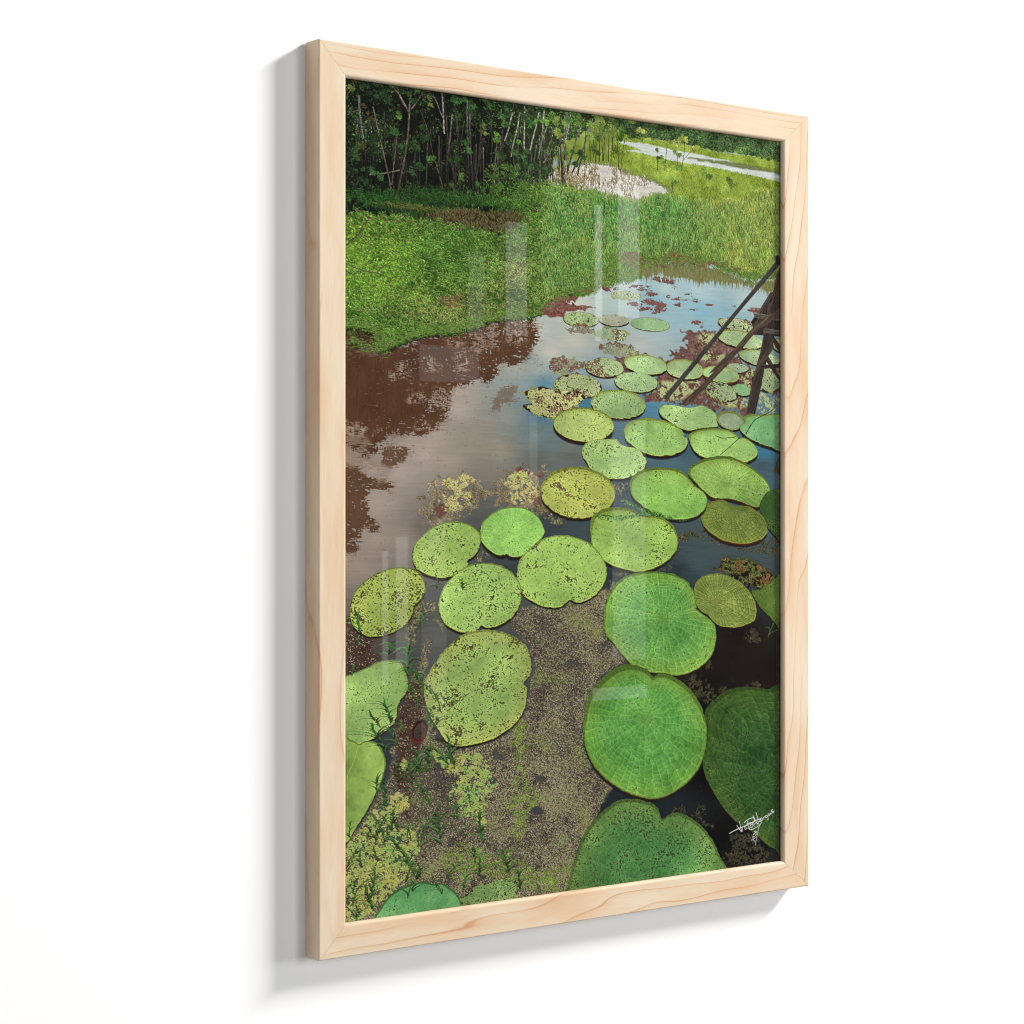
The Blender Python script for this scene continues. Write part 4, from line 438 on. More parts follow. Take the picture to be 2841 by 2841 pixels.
 {'o': [(474.5,518.0),(478.9,509.0),(490.4,503.4),(508.3,501.5),(526.3,504.1),(546.3,511.8),(561.0,524.0),(570.2,537.5),(570.2,553.5),(561.0,559.1),(544.5,563.0),(529.9,563.1),(515.4,560.9),(504.7,555.3),(495.7,548.5),(479.8,538.9)],'face': (130,148,60),'spk': 0.03,'rim': (128,138,45),'ctr': (508.3,531.9),'shadow': 1.62,'vein': 1.6},
 {'o': [(564.6,522.8),(579.5,520.5),(594.4,512.8),(619.3,505.2),(619.3,572.5),(605.7,564.0),(594.4,554.2),(579.5,543.1),(570.2,533.5)],'face': (86,118,40),'spk': 0.16,'rim': (90,110,40),'shadow': 1.65},
 {'o': [(313.0,656.1),(317.1,636.4),(326.8,622.0),(340.0,611.4),(356.5,602.1),(374.8,598.5),(391.6,600.6),(405.2,606.3),(412.9,613.9),(420.6,610.8),(437.8,612.9),(456.9,622.2),(472.7,634.7),(485.1,651.0),(492.2,667.0),(494.3,679.0),(492.2,697.1),(485.1,714.9),(471.0,729.4),(453.4,739.7),(432.6,747.0),(413.7,748.6),(395.0,745.1),(374.8,738.4),(354.8,728.0),(336.7,715.3),(323.6,700.6),(315.4,685.0),(312.2,667.4)],'face': (86,158,62),'spk': 0.05,'rim': (85,115,38),'style': 1,'ctr': (400.9,658.9),'shadow': 3.88,'vein': 1,'edge': (105,165,58),'seam': (412.9,613.9)},
 {'o': [(491.3,656.7),(502.9,645.6),(520.9,636.1),(542.6,632.2),(566.5,632.5),(588.8,637.0),(619.3,648.0),(619.3,821.6),(600.0,821.3),(586.9,814.4),(564.6,799.0),(539.0,784.8),(517.2,764.4),(497.5,739.3),(487.7,716.4),(494.0,692.0),(494.9,676.5)],'face': (46,90,34),'spk': 0.24,'rim': (60,90,30),'ctr': (613.2,735.0),'shadow': 1.62,'vein': 1.5,'edge': (62,98,32)},
 {'o': [(289.6,845.3),(299.3,807.9),(312.2,780.6),(328.5,763.4),(348.2,751.3),(364.8,745.2),(384.9,746.2),(405.2,751.1),(418.9,758.6),(426.1,771.8),(436.1,767.8),(451.7,767.3),(469.2,774.6),(488.6,788.1),(502.9,803.7),(513.6,821.8),(524.5,843.9),(502.9,901.8),(398.4,940.1),(299.3,902.1)],'face': (72,134,64),'spk': 0.3,'rim': (80,105,45),'ctr': (408.6,845.8),'shadow': 1.92,'vein': 0.6,'edge': (98,140,62),'seam': (426.1,771.8)},
]
WATER = [
 ((10.9,290.1),(92,60,42)),
 ((10.9,324.5),(84,54,36)),
 ((72.3,322.7),(98,64,44)),
 ((16.4,381.6),(150,135,118)),
 ((72.3,392.6),(170,157,146)),
 ((101.0,374.7),(176,163,152)),
 ((44.1,421.7),(168,154,142)),
 ((115.5,356.8),(172,159,147)),
 ((144.8,326.5),(178,168,156)),
 ((144.8,308.6),(176,166,152)),
 ((189.8,271.1),(170,160,146)),
 ((251.5,237.8),(188,196,182)),
 ((220.4,281.9),(168,172,160)),
 ((267.2,261.6),(196,196,182)),
 ((251.5,280.7),(160,172,164)),
 ((220.4,300.1),(140,160,158)),
 ((205.0,330.8),(144,150,140)),
 ((130.1,380.2),(164,153,138)),
 ((174.7,343.6),(152,146,132)),
 ((159.7,361.9),(154,145,129)),
 ((197.4,367.2),(150,145,126)),
 ((243.6,348.2),(112,132,130)),
 ((251.5,329.6),(72,118,138)),
 ((275.2,359.8),(102,124,124)),
 ((259.3,295.1),(88,140,156)),
 ((182.2,391.5),(132,124,109)),
 ((174.7,421.5),(92,98,92)),
 ((251.5,378.6),(96,104,94)),
 ((299.3,208.1),(196,202,186)),
 ((364.8,179.0),(188,206,200)),
 ((432.6,186.2),(172,200,200)),
 ((485.1,184.2),(176,202,204)),
 ((485.1,203.8),(130,180,196)),
 ((415.4,197.5),(130,178,192)),
 ((449.9,212.2),(150,186,194)),
 ((557.3,186.4),(172,194,192)),
 ((364.8,204.3),(178,200,194)),
 ((520.9,208.3),(138,178,190)),
 ((299.3,249.9),(190,192,178)),
 ((398.4,247.8),(180,186,180)),
 ((415.4,236.8),(168,190,190)),
 ((348.2,282.8),(150,170,170)),
 ((292.9,289.8),(140,165,172)),
 ((315.4,313.9),(62,122,142)),
 ((412.0,314.8),(76,136,158)),
 ((412.0,305.9),(96,148,162)),
 ((364.8,332.6),(66,110,124)),
 ((358.1,347.9),(62,100,114)),
 ((432.6,377.1),(74,108,118)),
 ((467.4,367.6),(60,92,102)),
 ((520.9,378.6),(70,90,90)),
 ((585.0,363.2),(58,120,148)),
 ((583.2,379.2),(62,84,92)),
 ((371.5,400.7),(40,62,74)),
 ((299.3,444.5),(58,74,78)),
 ((292.9,361.6),(112,118,112)),
 ((296.1,371.4),(100,106,98)),
 ((44.1,458.7),(160,146,133)),
 ((23.3,487.2),(156,141,128)),
 ((72.3,458.9),(148,136,123)),
 ((108.2,447.5),(104,98,88)),
 ((167.1,441.8),(84,88,84)),
 ((197.4,481.8),(64,72,72)),
 ((112.5,524.1),(84,88,84)),
 ((115.5,559.6),(86,88,82)),
 ((109.6,582.9),(74,78,74)),
 ((93.7,535.3),(70,68,62)),
 ((37.1,568.2),(84,78,70)),
 ((217.3,491.8),(58,66,66)),
 ((275.2,442.3),(52,64,68)),
 ((267.2,452.1),(54,66,70)),
 ((292.9,451.9),(58,72,76)),
 ((354.8,497.6),(44,54,58)),
 ((351.5,505.1),(50,58,58)),
 ((476.2,480.4),(64,82,84)),
 ((485.1,490.9),(66,86,88)),
 ((449.9,496.8),(44,58,62)),
 ((471.0,511.4),(48,66,70)),
 ((539.0,573.6),(24,17,13)),
 ((520.9,599.2),(26,18,13)),
 ((585.0,615.3),(28,18,13)),
 ((502.9,624.5),(20,15,12)),
 ((492.2,651.4),(16,13,11)),
 ((356.5,739.5),(30,40,46)),
 ((441.3,755.4),(26,36,42)),
 ((494.0,731.2),(8,8,8)),
 ((520.9,798.9),(8,7,6)),
 ((575.7,824.0),(12,12,10)),
 ((603.8,830.8),(34,40,38)),
 ((61.0,661.7),(60,66,68)),
 ((61.0,672.2),(52,58,60)),
 ((118.4,719.8),(84,86,80)),
 ((115.5,793.9),(78,84,80)),
 ((167.1,819.5),(52,54,52)),
 ((197.4,772.2),(62,68,72)),
 ((144.8,795.7),(70,74,72)),
 ((101.0,665.6),(60,50,44)),
 ((10.9,653.8),(70,80,90)),
]
TRUNKS = [
 ([(85.9,2.5),(83.0,25.6),(82.6,43.2),(78.7,69.3),(73.7,90.7),(68.0,114.5),(64.5,138.7)],1.64,2.8,(126,116,96),(62,50,44)),
 ([(59.6,2.1),(70.9,10.7),(78.7,21.4),(82.3,27.4)],1.05,1.39,(150,145,128),(150,145,128)),
 ([(68.0,2.3),(70.9,11.8),(76.6,20.5),(82.0,26.9)],0.81,1.16,(120,110,95),(120,110,95)),
 ([(101.0,4.2),(93.7,15.0),(85.1,24.8)],0.7,1.06,(120,110,90),(120,110,90)),
 ([(38.5,24.9),(46.9,56.3),(53.9,78.7),(58.9,98.0),(60.7,108.2),(62.7,134.8)],1.03,1.84,(135,128,105),(96,78,64)),
 ([(68.8,48.1),(65.2,75.3),(61.7,104.7)],0.82,1.05,(105,98,80),(105,98,80)),
 ([(21.9,16.4),(23.3,38.1),(26.0,51.6),(27.4,60.6)],2.99,2.07,(112,122,112),(96,110,98)),
 ([(8.8,38.6),(16.4,34.3),(24.6,31.6)],0.69,1.03,(110,105,92),(110,105,92)),
 ([(8.1,19.2),(13.6,12.8)],0.57,0.57,(120,115,100),(120,115,100)),
 ([(34.4,95.1),(49.7,93.0),(61.0,90.2),(72.3,87.1)],1.61,1.15,(120,118,100),(120,118,100)),
 ([(72.3,87.1),(86.6,88.3),(95.2,92.2)],0.58,0.35,(96,88,72),(96,88,72)),
 ([(124.2,2.6),(125.7,19.6),(126.4,32.5),(127.1,45.4)],1.65,1.65,(142,146,132),(142,146,132)),
 ([(112.5,5.7),(118.4,14.5),(122.7,24.6),(127.9,31.2)],0.94,0.94,(130,130,115),(130,130,115)),
 ([(126.8,2.9),(128.3,20.5),(130.8,47.4),(134.5,66.0),(138.2,84.6),(140.7,104.6),(142.6,120.4)],2.13,1.89,(64,52,46),(60,50,42)),
 ([(137.4,21.8),(134.5,47.0),(130.8,71.1),(129.3,94.9)],1.9,2.14,(128,132,118),(38,34,30)),
 ([(95.9,21.8),(106.7,42.9),(114.0,70.4),(122.7,92.0),(131.5,119.6)],0.7,0.94,(84,80,64),(104,98,78)),
 ([(156.7,4.1),(156.4,28.0),(157.4,56.5),(158.9,97.0)],1.91,1.67,(118,122,110),(40,36,30)),
 ([(160.4,4.9),(159.4,27.7),(160.9,56.2),(162.4,82.3),(164.2,102.5)],2.63,1.67,(110,112,102),(48,42,36)),
 ([(140.4,13.2),(142.6,34.3),(145.6,62.5),(147.0,107.6)],0.71,0.95,(84,78,64),(70,60,50)),
 ([(172.4,15.5),(173.9,42.9),(173.2,71.7),(175.4,113.4)],1.19,1.43,(88,80,66),(44,36,30)),
 ([(187.5,22.2),(189.0,48.5),(186.7,77.6),(186.7,114.9)],1.2,1.92,(96,86,74),(46,36,30)),
 ([(191.3,72.3),(192.0,93.9),(189.8,117.0)],1.09,1.09,(130,124,104),(92,80,64)),
 ([(215.7,11.8),(211.1,29.2),(205.0,44.4)],1.46,1.21,(170,168,150),(170,168,150)),
 ([(225.8,10.6),(221.9,29.3),(217.3,43.1),(213.4,60.5)],1.71,1.71,(178,172,156),(150,144,124)),
 ([(232.0,3.9),(231.5,27.0),(231.2,51.4)],1.7,1.46,(176,174,158),(176,174,158)),
 ([(237.4,3.2),(234.3,17.0),(227.3,26.3),(220.4,35.5)],0.85,0.85,(120,115,98),(120,115,98)),
 ([(251.5,7.7),(246.8,25.4),(242.1,40.5),(239.0,50.6)],1.72,1.47,(182,178,162),(182,178,162)),
 ([(258.5,4.5),(256.2,24.4),(254.6,44.1),(253.8,61.4)],1.96,1.72,(188,186,172),(80,70,58)),
 ([(211.1,24.4),(205.0,28.7),(197.4,31.3)],0.61,0.61,(150,145,128),(150,145,128)),
 ([(264.1,18.6),(254.6,39.2),(249.9,59.3)],0.98,0.98,(150,146,126),(150,146,126)),
 ([(268.8,45.1),(262.5,55.6),(256.2,62.4)],0.74,0.74,(150,140,120),(150,140,120)),
 ([(270.4,30.2),(264.1,44.4),(257.8,56.1)],0.74,0.74,(140,132,112),(140,132,112)),
 ([(287.1,3.7),(286.0,31.0),(284.4,55.9),(283.9,85.6)],1.98,1.73,(168,164,146),(72,66,56)),
 ([(279.9,21.8),(280.7,48.8),(278.3,73.7)],0.74,0.99,(130,124,100),(66,58,48)),
 ([(194.3,57.6),(191.3,77.2),(188.2,89.5)],0.72,0.72,(120,112,92),(120,112,92)),
 ([(179.2,42.3),(171.6,69.4),(167.1,86.6)],0.72,0.96,(76,66,54),(76,66,54)),
 ([(13.6,44.9),(12.2,87.4),(10.9,133.3)],0.46,0.57,(60,54,44),(36,30,26)),
 ([(23.3,43.8),(26.0,86.1),(28.8,131.8)],0.46,0.57,(60,54,44),(36,30,26)),
 ([(35.7,42.5),(37.1,85.0),(38.5,131.0)],0.46,0.57,(60,54,44),(36,30,26)),
 ([(48.3,41.1),(46.2,84.1),(44.1,130.5)],0.46,0.58,(60,54,44),(36,30,26)),
 ([(92.3,36.2),(93.7,79.5),(95.2,126.2)],0.47,0.59,(60,54,44),(36,30,26)),
 ([(146.3,30.3),(147.8,74.2),(149.3,121.6)],0.47,0.59,(60,54,44),(36,30,26)),
 ([(167.1,28.0),(166.4,72.4),(165.7,120.3)],0.48,0.6,(60,54,44),(36,30,26)),
 ([(180.7,26.5),(181.4,70.9),(182.2,118.9)],0.48,0.6,(60,54,44),(36,30,26)),
 ([(205.0,23.9),(203.5,68.7),(201.9,117.2)],0.48,0.6,(60,54,44),(36,30,26)),
 ([(225.0,21.7),(225.8,66.6),(226.5,115.1)],0.49,0.61,(60,54,44),(36,30,26)),
 ([(289.6,3.3),(288.0,29.5),(286.4,56.8)],1.49,1.49,(178,176,160),(60,54,46)),
 ([(313.8,8.1),(304.1,27.8),(297.7,45.8),(289.6,68.9)],1.74,1.99,(184,180,164),(56,48,42)),
 ([(326.0,6.7),(317.9,26.3),(312.2,41.8),(296.1,69.5)],1.75,1.75,(182,178,160),(50,42,38)),
 ([(294.5,5.3),(291.2,23.0),(284.0,47.2)],1.24,1.24,(170,168,150),(170,168,150)),
 ([(310.6,48.2),(307.3,59.7),(304.1,71.2)],1.49,1.49,(64,56,46),(64,56,46)),
 ([(331.7,8.6),(330.3,32.5),(330.1,55.0)],0.63,0.88,(120,112,84),(72,62,48)),
 ([(336.7,8.4),(335.2,32.0),(335.0,53.3)],0.63,0.88,(120,112,84),(72,62,48)),
 ([(340.0,8.4),(339.1,31.6),(339.6,51.6)],0.63,0.88,(120,112,84),(72,62,48)),
 ([(344.9,8.3),(342.2,31.3),(340.8,52.1)],0.63,0.88,(120,112,84),(72,62,48)),
 ([(349.8,8.1),(348.4,30.6),(348.2,52.0)],0.63,0.88,(120,112,84),(72,62,48)),
 ([(353.2,8.1),(353.7,30.1),(355.6,47.5)],0.63,0.88,(120,112,84),(72,62,48)),
 ([(357.3,8.0),(353.7,30.1),(351.5,52.9)],0.63,0.89,(120,112,84),(72,62,48)),
 ([(322.8,12.2),(321.7,33.4),(321.9,53.3)],0.62,0.87,(120,112,84),(72,62,48)),
 ([(328.5,11.9),(327.0,32.8),(326.8,50.3)],0.63,0.88,(120,112,84),(72,62,48)),
 ([(359.8,8.9),(360.8,29.3),(363.1,59.3)],0.63,0.88,(120,112,84),(72,62,48)),
 ([(317.1,13.9),(314.8,34.1),(313.8,59.1)],0.63,0.88,(120,112,84),(72,62,48)),
 ([(372.3,20.5),(368.1,39.9),(364.8,64.2)],0.51,0.63,(110,100,70),(110,100,70)),
 ([(433.5,6.4),(433.5,24.3),(431.4,42.5),(430.0,54.2)],0.64,0.77,(110,100,70),(110,100,70)),
 ([(418.9,31.0),(419.2,41.2),(419.4,53.9)],0.51,0.64,(90,100,50),(90,100,50)),
 ([(460.4,17.7),(459.5,30.7),(456.9,42.6),(455.2,51.8)],0.65,0.77,(100,96,56),(100,96,56)),
 ([(472.7,25.5),(465.7,31.4),(458.7,38.5)],0.39,0.39,(100,96,56),(100,96,56)),
 ([(449.1,30.5),(449.6,40.7),(448.2,51.2)],0.51,0.64,(96,96,54),(96,96,54)),
 ([(442.1,59.5),(442.1,69.8),(440.4,77.7)],0.64,0.77,(96,90,50),(96,90,50)),
 ([(34.4,140.0),(27.4,145.7),(23.3,155.3),(20.5,157.2),(13.6,161.8),(8.1,167.9)],0.81,1.27,(112,98,84),(96,84,72)),
 ([(20.5,157.2),(27.4,157.8),(33.0,161.4)],0.92,0.46,(110,96,82),(110,96,82)),
 ([(8.1,186.2),(20.5,189.9),(34.4,191.9),(44.1,191.8),(50.4,194.8)],1.14,0.8,(118,106,90),(118,106,90)),
 ([(44.1,191.8),(51.1,185.5),(61.0,180.8)],0.81,0.58,(112,100,84),(112,100,84)),
 ([(8.1,193.1),(15.0,196.6),(21.9,191.6)],0.69,0.57,(100,88,74),(100,88,74)),
]
LEAVES = [
 ((16.4,7.9),8.0,(112,112,48)),
 ((30.2,5.1),6.9,(46,84,38)),
 ((39.9,14.3),5.8,(60,92,44)),
 ((29.5,27.0),3.5,(84,62,34)),
 ((35.0,34.5),3.2,(92,58,34)),
 ((69.5,34.1),5.8,(84,130,44)),
 ((58.2,48.1),10.5,(58,106,44)),
 ((42.7,59.0),6.9,(46,84,38)),
 ((23.3,65.7),5.7,(108,126,46)),
 ((72.3,62.9),7.0,(46,84,38)),
 ((37.1,75.8),10.3,(38,66,34)),
 ((17.7,75.4),8.0,(46,84,38)),
 ((35.7,89.7),6.9,(58,106,44)),
 ((27.4,104.3),8.1,(46,84,38)),
 ((48.3,98.9),7.0,(58,106,44)),
 ((10.9,89.8),6.9,(36,60,32)),
 ((28.8,123.8),5.7,(46,84,38)),
 ((95.2,60.6),4.7,(58,106,44)),
 ((99.5,41.3),5.9,(58,106,44)),
 ((108.2,9.8),5.9,(108,126,46)),
 ((92.3,-0.1),7.0,(58,106,44)),
 ((103.8,50.3),9.4,(46,84,38)),
 ((92.3,83.1),9.4,(46,84,38)),
 ((106.7,71.1),7.1,(58,106,44)),
 ((138.9,5.0),5.9,(64,130,50)),
 ((147.8,12.3),8.3,(58,106,44)),
 ((159.7,6.2),7.2,(58,106,44)),
 ((153.7,49.8),5.9,(58,120,44)),
 ((161.2,58.5),4.8,(58,106,44)),
 ((143.3,69.9),7.1,(46,84,38)),
 ((134.5,100.4),5.9,(84,130,44)),
 ((149.3,91.9),5.9,(84,130,44)),
 ((153.7,104.6),7.2,(58,106,44)),
 ((167.1,110.6),6.0,(84,130,44)),
 ((138.9,109.5),7.1,(108,126,46)),
 ((174.7,90.7),6.0,(58,106,44)),
 ((186.7,77.6),9.6,(84,130,44)),
 ((200.4,84.7),9.7,(84,130,44)),
 ((195.8,94.8),7.2,(58,106,44)),
 ((209.6,66.9),10.9,(84,130,44)),
 ((201.9,56.8),8.4,(58,106,44)),
 ((180.7,32.5),7.2,(108,126,46)),
 ((167.1,16.1),9.6,(58,106,44)),
 ((183.7,7.0),8.4,(58,106,44)),
 ((200.4,18.3),10.9,(58,106,44)),
 ((211.1,1.4),8.5,(58,106,44)),
 ((194.3,40.7),7.2,(84,130,44)),
 ((220.4,40.4),4.9,(84,130,44)),
 ((231.2,53.9),7.3,(58,106,44)),
 ((217.3,74.7),9.7,(84,130,44)),
 ((229.6,69.8),8.5,(58,106,44)),
 ((235.9,80.2),9.8,(84,130,44)),
 ((243.6,62.4),7.3,(58,106,44)),
 ((248.3,15.4),6.1,(84,130,44)),
 ((239.0,18.9),7.3,(58,106,44)),
 ((264.1,11.2),9.9,(84,130,44)),
 ((275.2,12.5),8.6,(96,122,44)),
 ((275.2,27.2),8.6,(104,126,46)),
 ((260.9,41.0),6.2,(70,110,40)),
 ((264.1,71.4),7.4,(44,70,34)),
 ((251.5,73.8),7.4,(58,106,44)),
 ((228.1,15.2),7.3,(58,106,44)),
 ((174.7,-2.8),7.2,(50,100,40)),
 ((80.9,10.7),8.1,(46,84,38)),
 ((55.3,11.3),10.5,(46,84,38)),
 ((48.3,1.7),8.1,(58,106,44)),
 ((300.9,10.8),11.1,(70,110,44)),
 ((312.2,17.0),9.9,(84,116,44)),
 ((335.0,10.7),11.3,(86,112,44)),
 ((353.2,10.0),8.8,(84,116,44)),
 ((371.5,18.1),10.1,(62,100,32)),
 ((388.3,10.0),7.6,(112,124,52)),
 ((398.4,14.0),6.4,(120,130,56)),
 ((348.2,20.6),8.8,(80,106,40)),
 ((331.7,24.8),7.5,(84,110,42)),
 ((309.0,47.2),7.4,(46,78,36)),
 ((333.4,42.2),7.5,(64,92,36)),
 ((356.5,37.3),5.0,(72,98,36)),
 ((305.7,57.4),5.0,(44,74,34)),
 ((443.0,19.5),5.1,(126,140,56)),
 ((462.2,14.9),7.8,(128,144,54)),
 ((472.7,24.2),3.9,(132,134,54)),
 ((449.9,21.3),5.2,(126,138,54)),
 ((419.7,30.9),2.6,(80,110,44)),
 ((430.9,40.0),5.1,(84,118,44)),
 ((422.3,42.1),3.9,(84,116,44)),
 ((449.9,33.0),5.1,(100,126,50)),
 ((448.2,44.7),5.2,(96,128,50)),
 ((495.7,47.9),9.1,(84,118,38)),
 ((440.4,63.5),5.1,(84,116,44)),
 ((292.9,45.1),4.9,(54,86,38)),
 ((531.7,55.0),7.9,(96,128,44)),
 ((398.4,21.6),3.8,(110,126,50)),
]
TIMBER = [
 ([(610.4,147.0),(605.7,154.0),(599.1,175.9),(581.3,195.7),(572.0,205.5),(566.5,216.7),(564.6,228.5),(586.9,228.7),(619.3,228.5),(619.3,142.4)],(58,46,40)),
 ([(609.4,148.4),(601.9,165.0),(597.2,184.0),(592.5,201.7),(603.8,201.1),(609.4,183.3),(619.3,174.7),(619.3,145.1)],(86,62,46)),
 ([(564.6,216.5),(573.9,202.7),(594.4,177.5),(600.0,178.5),(579.5,205.1),(572.0,216.4),(566.5,224.4)],(92,78,62)),
 ([(555.4,318.6),(559.5,302.6),(564.6,282.5),(572.0,262.3),(578.5,246.1),(583.2,227.2),(587.8,207.0),(590.6,190.8),(609.4,187.0),(603.8,214.1),(600.0,231.7),(592.5,249.5),(585.0,265.8),(579.5,287.3),(573.9,306.2),(569.8,319.6)],(74,58,47)),
 ([(567.4,274.5),(573.9,262.3),(592.5,241.4),(598.1,233.2),(600.0,242.4),(586.9,256.4),(572.0,274.3),(567.4,278.5)],(92,74,58)),
 ([(590.6,251.6),(609.4,274.2),(609.4,280.9),(586.9,257.7)],(84,68,54)),
 ([(579.8,262.7),(609.4,260.1),(609.4,264.8),(579.8,267.3)],(70,56,46)),
 ([(600.0,229.1),(609.4,238.0),(609.4,248.7),(597.2,234.5)],(82,66,54)),
 ([(567.4,203.8),(575.7,203.6),(609.4,205.8),(609.4,210.5),(568.3,208.7)],(110,98,82)),
 ([(582.3,221.3),(588.8,220.3),(609.4,221.2),(609.4,226.6),(582.3,225.3)],(106,94,80)),
 ([(561.9,215.0),(568.3,208.0),(573.9,209.0),(566.5,217.4)],(66,54,44)),
 ([(454.3,311.7),(460.4,305.7),(485.1,289.3),(508.3,270.2),(531.7,250.8),(549.9,234.1),(566.5,220.1),(583.2,208.5),(601.9,199.5),(619.3,189.1),(619.3,198.5),(594.4,211.9),(575.7,222.2),(564.6,230.8),(549.9,244.7),(531.7,258.7),(517.2,272.4),(501.1,284.8),(485.1,298.4),(465.7,312.0),(460.4,313.7)],(98,76,58)),
 ([(496.6,276.5),(501.1,275.0),(524.5,260.3),(539.0,247.9),(535.3,247.4),(515.4,260.7),(502.9,270.4)],(88,72,56)),
 ([(426.1,306.1),(539.0,201.7),(600.0,144.7),(619.3,127.2),(619.3,136.6),(547.2,201.2),(434.7,307.1)],(76,72,62)),
 ([(600.0,384.4),(603.8,375.0),(609.4,364.2),(619.3,362.7),(619.3,390.9),(607.5,389.0)],(80,62,54)),
 ([(601.9,136.5),(607.5,133.4),(609.4,146.7),(603.8,145.8)],(40,36,34)),
]
SPRIGS = [
 ((24.0,551.6),28.7,7,0.7,1),
 ((96.6,547.1),25.8,6,0.6,1),
 ((55.3,575.9),22.0,6,1,1),
 ((81.6,596.8),44.4,8,0.6,1),
 ((150.7,512.0),17.9,7,1.2,1),
 ((116.9,508.9),13.0,4,1.2,1),
 ((119.8,624.6),39.0,5,0.5,1),
 ((122.7,635.4),19.0,3,0.8,1),
 ((61.0,642.3),30.2,7,0.8,1),
 ((13.6,593.6),14.9,3,0.6,1),
 ((48.3,647.5),23.2,4,0.7,1),
 ((86.6,599.4),14.0,4,1,1),
 ((93.7,633.8),18.7,3,0.4,1),
 ((21.9,565.3),16.0,3,0.7,1),
 ((54.6,671.7),38.3,7,0.8,1),
 ((104.6,697.6),38.8,9,0.9,1),
 ((95.9,698.1),18.7,5,1.2,1),
 ((136.0,690.5),39.0,6,0.8,1),
 ((109.6,729.7),28.3,6,1,1),
 ((122.7,771.0),44.9,8,0.9,1),
 ((45.5,752.0),25.4,7,1.2,1),
 ((61.0,752.3),23.2,4,0.9,1),
 ((86.6,790.9),42.3,8,0.9,1),
 ((176.2,775.0),45.4,9,0.9,1),
 ((167.1,795.6),24.0,5,1,1),
 ((80.9,760.0),18.7,4,1,1),
 ((37.1,817.0),39.3,6,0.8,1),
 ((39.9,828.8),28.9,8,1.1,1),
 ((80.9,821.9),35.0,4,1,1),
 ((211.1,811.0),36.4,7,1,1),
 ((226.5,830.8),31.7,6,0.9,1),
 ((93.7,797.5),23.5,6,1.3,1),
 ((171.6,808.1),26.3,7,1,1),
 ((124.2,822.0),23.6,4,1,1),
 ((150.7,821.3),22.7,5,1,1),
 ((19.1,837.9),23.0,5,0.9,1),
 ((15.0,809.9),18.4,5,1.2,1),
 ((55.3,714.7),28.9,4,0.6,1),
 ((44.1,713.8),23.1,5,1,1),
 ((138.9,747.6),20.2,4,1,1),
 ((130.1,806.1),21.3,4,0.8,1),
 ((254.6,836.4),18.4,4,0.8,1),
 ((10.9,820.9),20.7,4,0.9,1),
 ((353.2,437.3),8.8,6,1.6,1),
 ((381.5,437.3),7.6,6,1.8,1),
 ((408.6,434.9),7.6,6,1.8,1),
 ((368.1,441.1),7.6,5,1.8,1),
 ((456.9,442.7),7.7,5,1.8,1),
 ((590.6,576.8),21.4,3,0.9,1),
]
STROKES = [
 [(529.0,797.5),(539.0,794.5),(557.3,790.4),(575.7,785.4),(578.0,786.9)],
 [(540.4,789.1),(543.0,792.5),(548.1,797.5),(545.9,790.0),(544.1,785.2)],
 [(548.5,791.6),(549.9,797.4)],
 [(555.4,791.3),(553.2,792.4),(553.6,795.3),(556.9,794.1)],
 [(557.3,786.4),(559.5,794.6),(561.3,793.7)],
 [(555.4,789.5),(562.8,788.0)],
 [(563.2,790.2),(561.3,792.3),(563.5,794.4),(566.1,792.5),(564.6,790.2),(562.8,790.9)],
 [(567.2,789.9),(568.3,793.8)],
 [(567.6,791.6),(569.8,789.6),(571.3,790.0)],
 [(551.8,787.5),(557.3,784.8),(564.6,783.1),(568.7,784.5),(566.5,788.6),(561.9,791.5)],
 [(565.8,780.5),(569.8,786.2),(574.3,791.4),(573.9,785.2),(570.9,777.3)],
 [(575.7,788.1),(579.5,789.2),(578.0,791.4),(573.9,793.7),(566.5,796.0),(561.3,796.3),(560.6,794.7)],
 [(580.2,784.5),(577.6,785.0),(577.2,787.4),(579.8,787.4),(580.6,784.5),(581.3,787.5)],
 [(582.8,783.4),(583.6,786.6)],
 [(583.2,784.7),(585.4,783.0)],
 [(588.8,782.3),(586.2,782.6),(586.2,784.7),(589.2,784.2),(589.2,782.3),(590.6,786.7),(588.0,787.8)],
 [(592.5,780.5),(590.3,781.3),(591.4,783.3),(594.0,781.1),(595.1,782.0)],
 [(598.5,776.2),(595.1,777.2),(596.6,778.4),(600.4,778.7),(597.8,779.9),(593.6,780.8)],
 [(577.2,791.5),(575.0,796.0),(573.2,802.5),(571.3,808.9),(569.8,815.2)],
 [(564.6,809.2),(563.9,808.2),(565.0,807.4),(566.4,808.0),(568.2,810.5),(569.1,808.5)],
 [(565.2,805.0),(566.1,806.2),(568.5,807.0),(570.0,806.5),(569.1,805.3),(566.7,804.5),(565.2,805.0)],
 [(567.1,803.1),(566.4,802.1),(567.5,801.4),(568.9,802.0),(570.8,804.4),(571.6,802.5)],
 [(568.1,798.3),(568.8,799.6),(570.5,800.8),(572.2,800.8),(572.5,800.0),(571.5,799.2),(570.2,799.4),(570.3,800.4)],
]
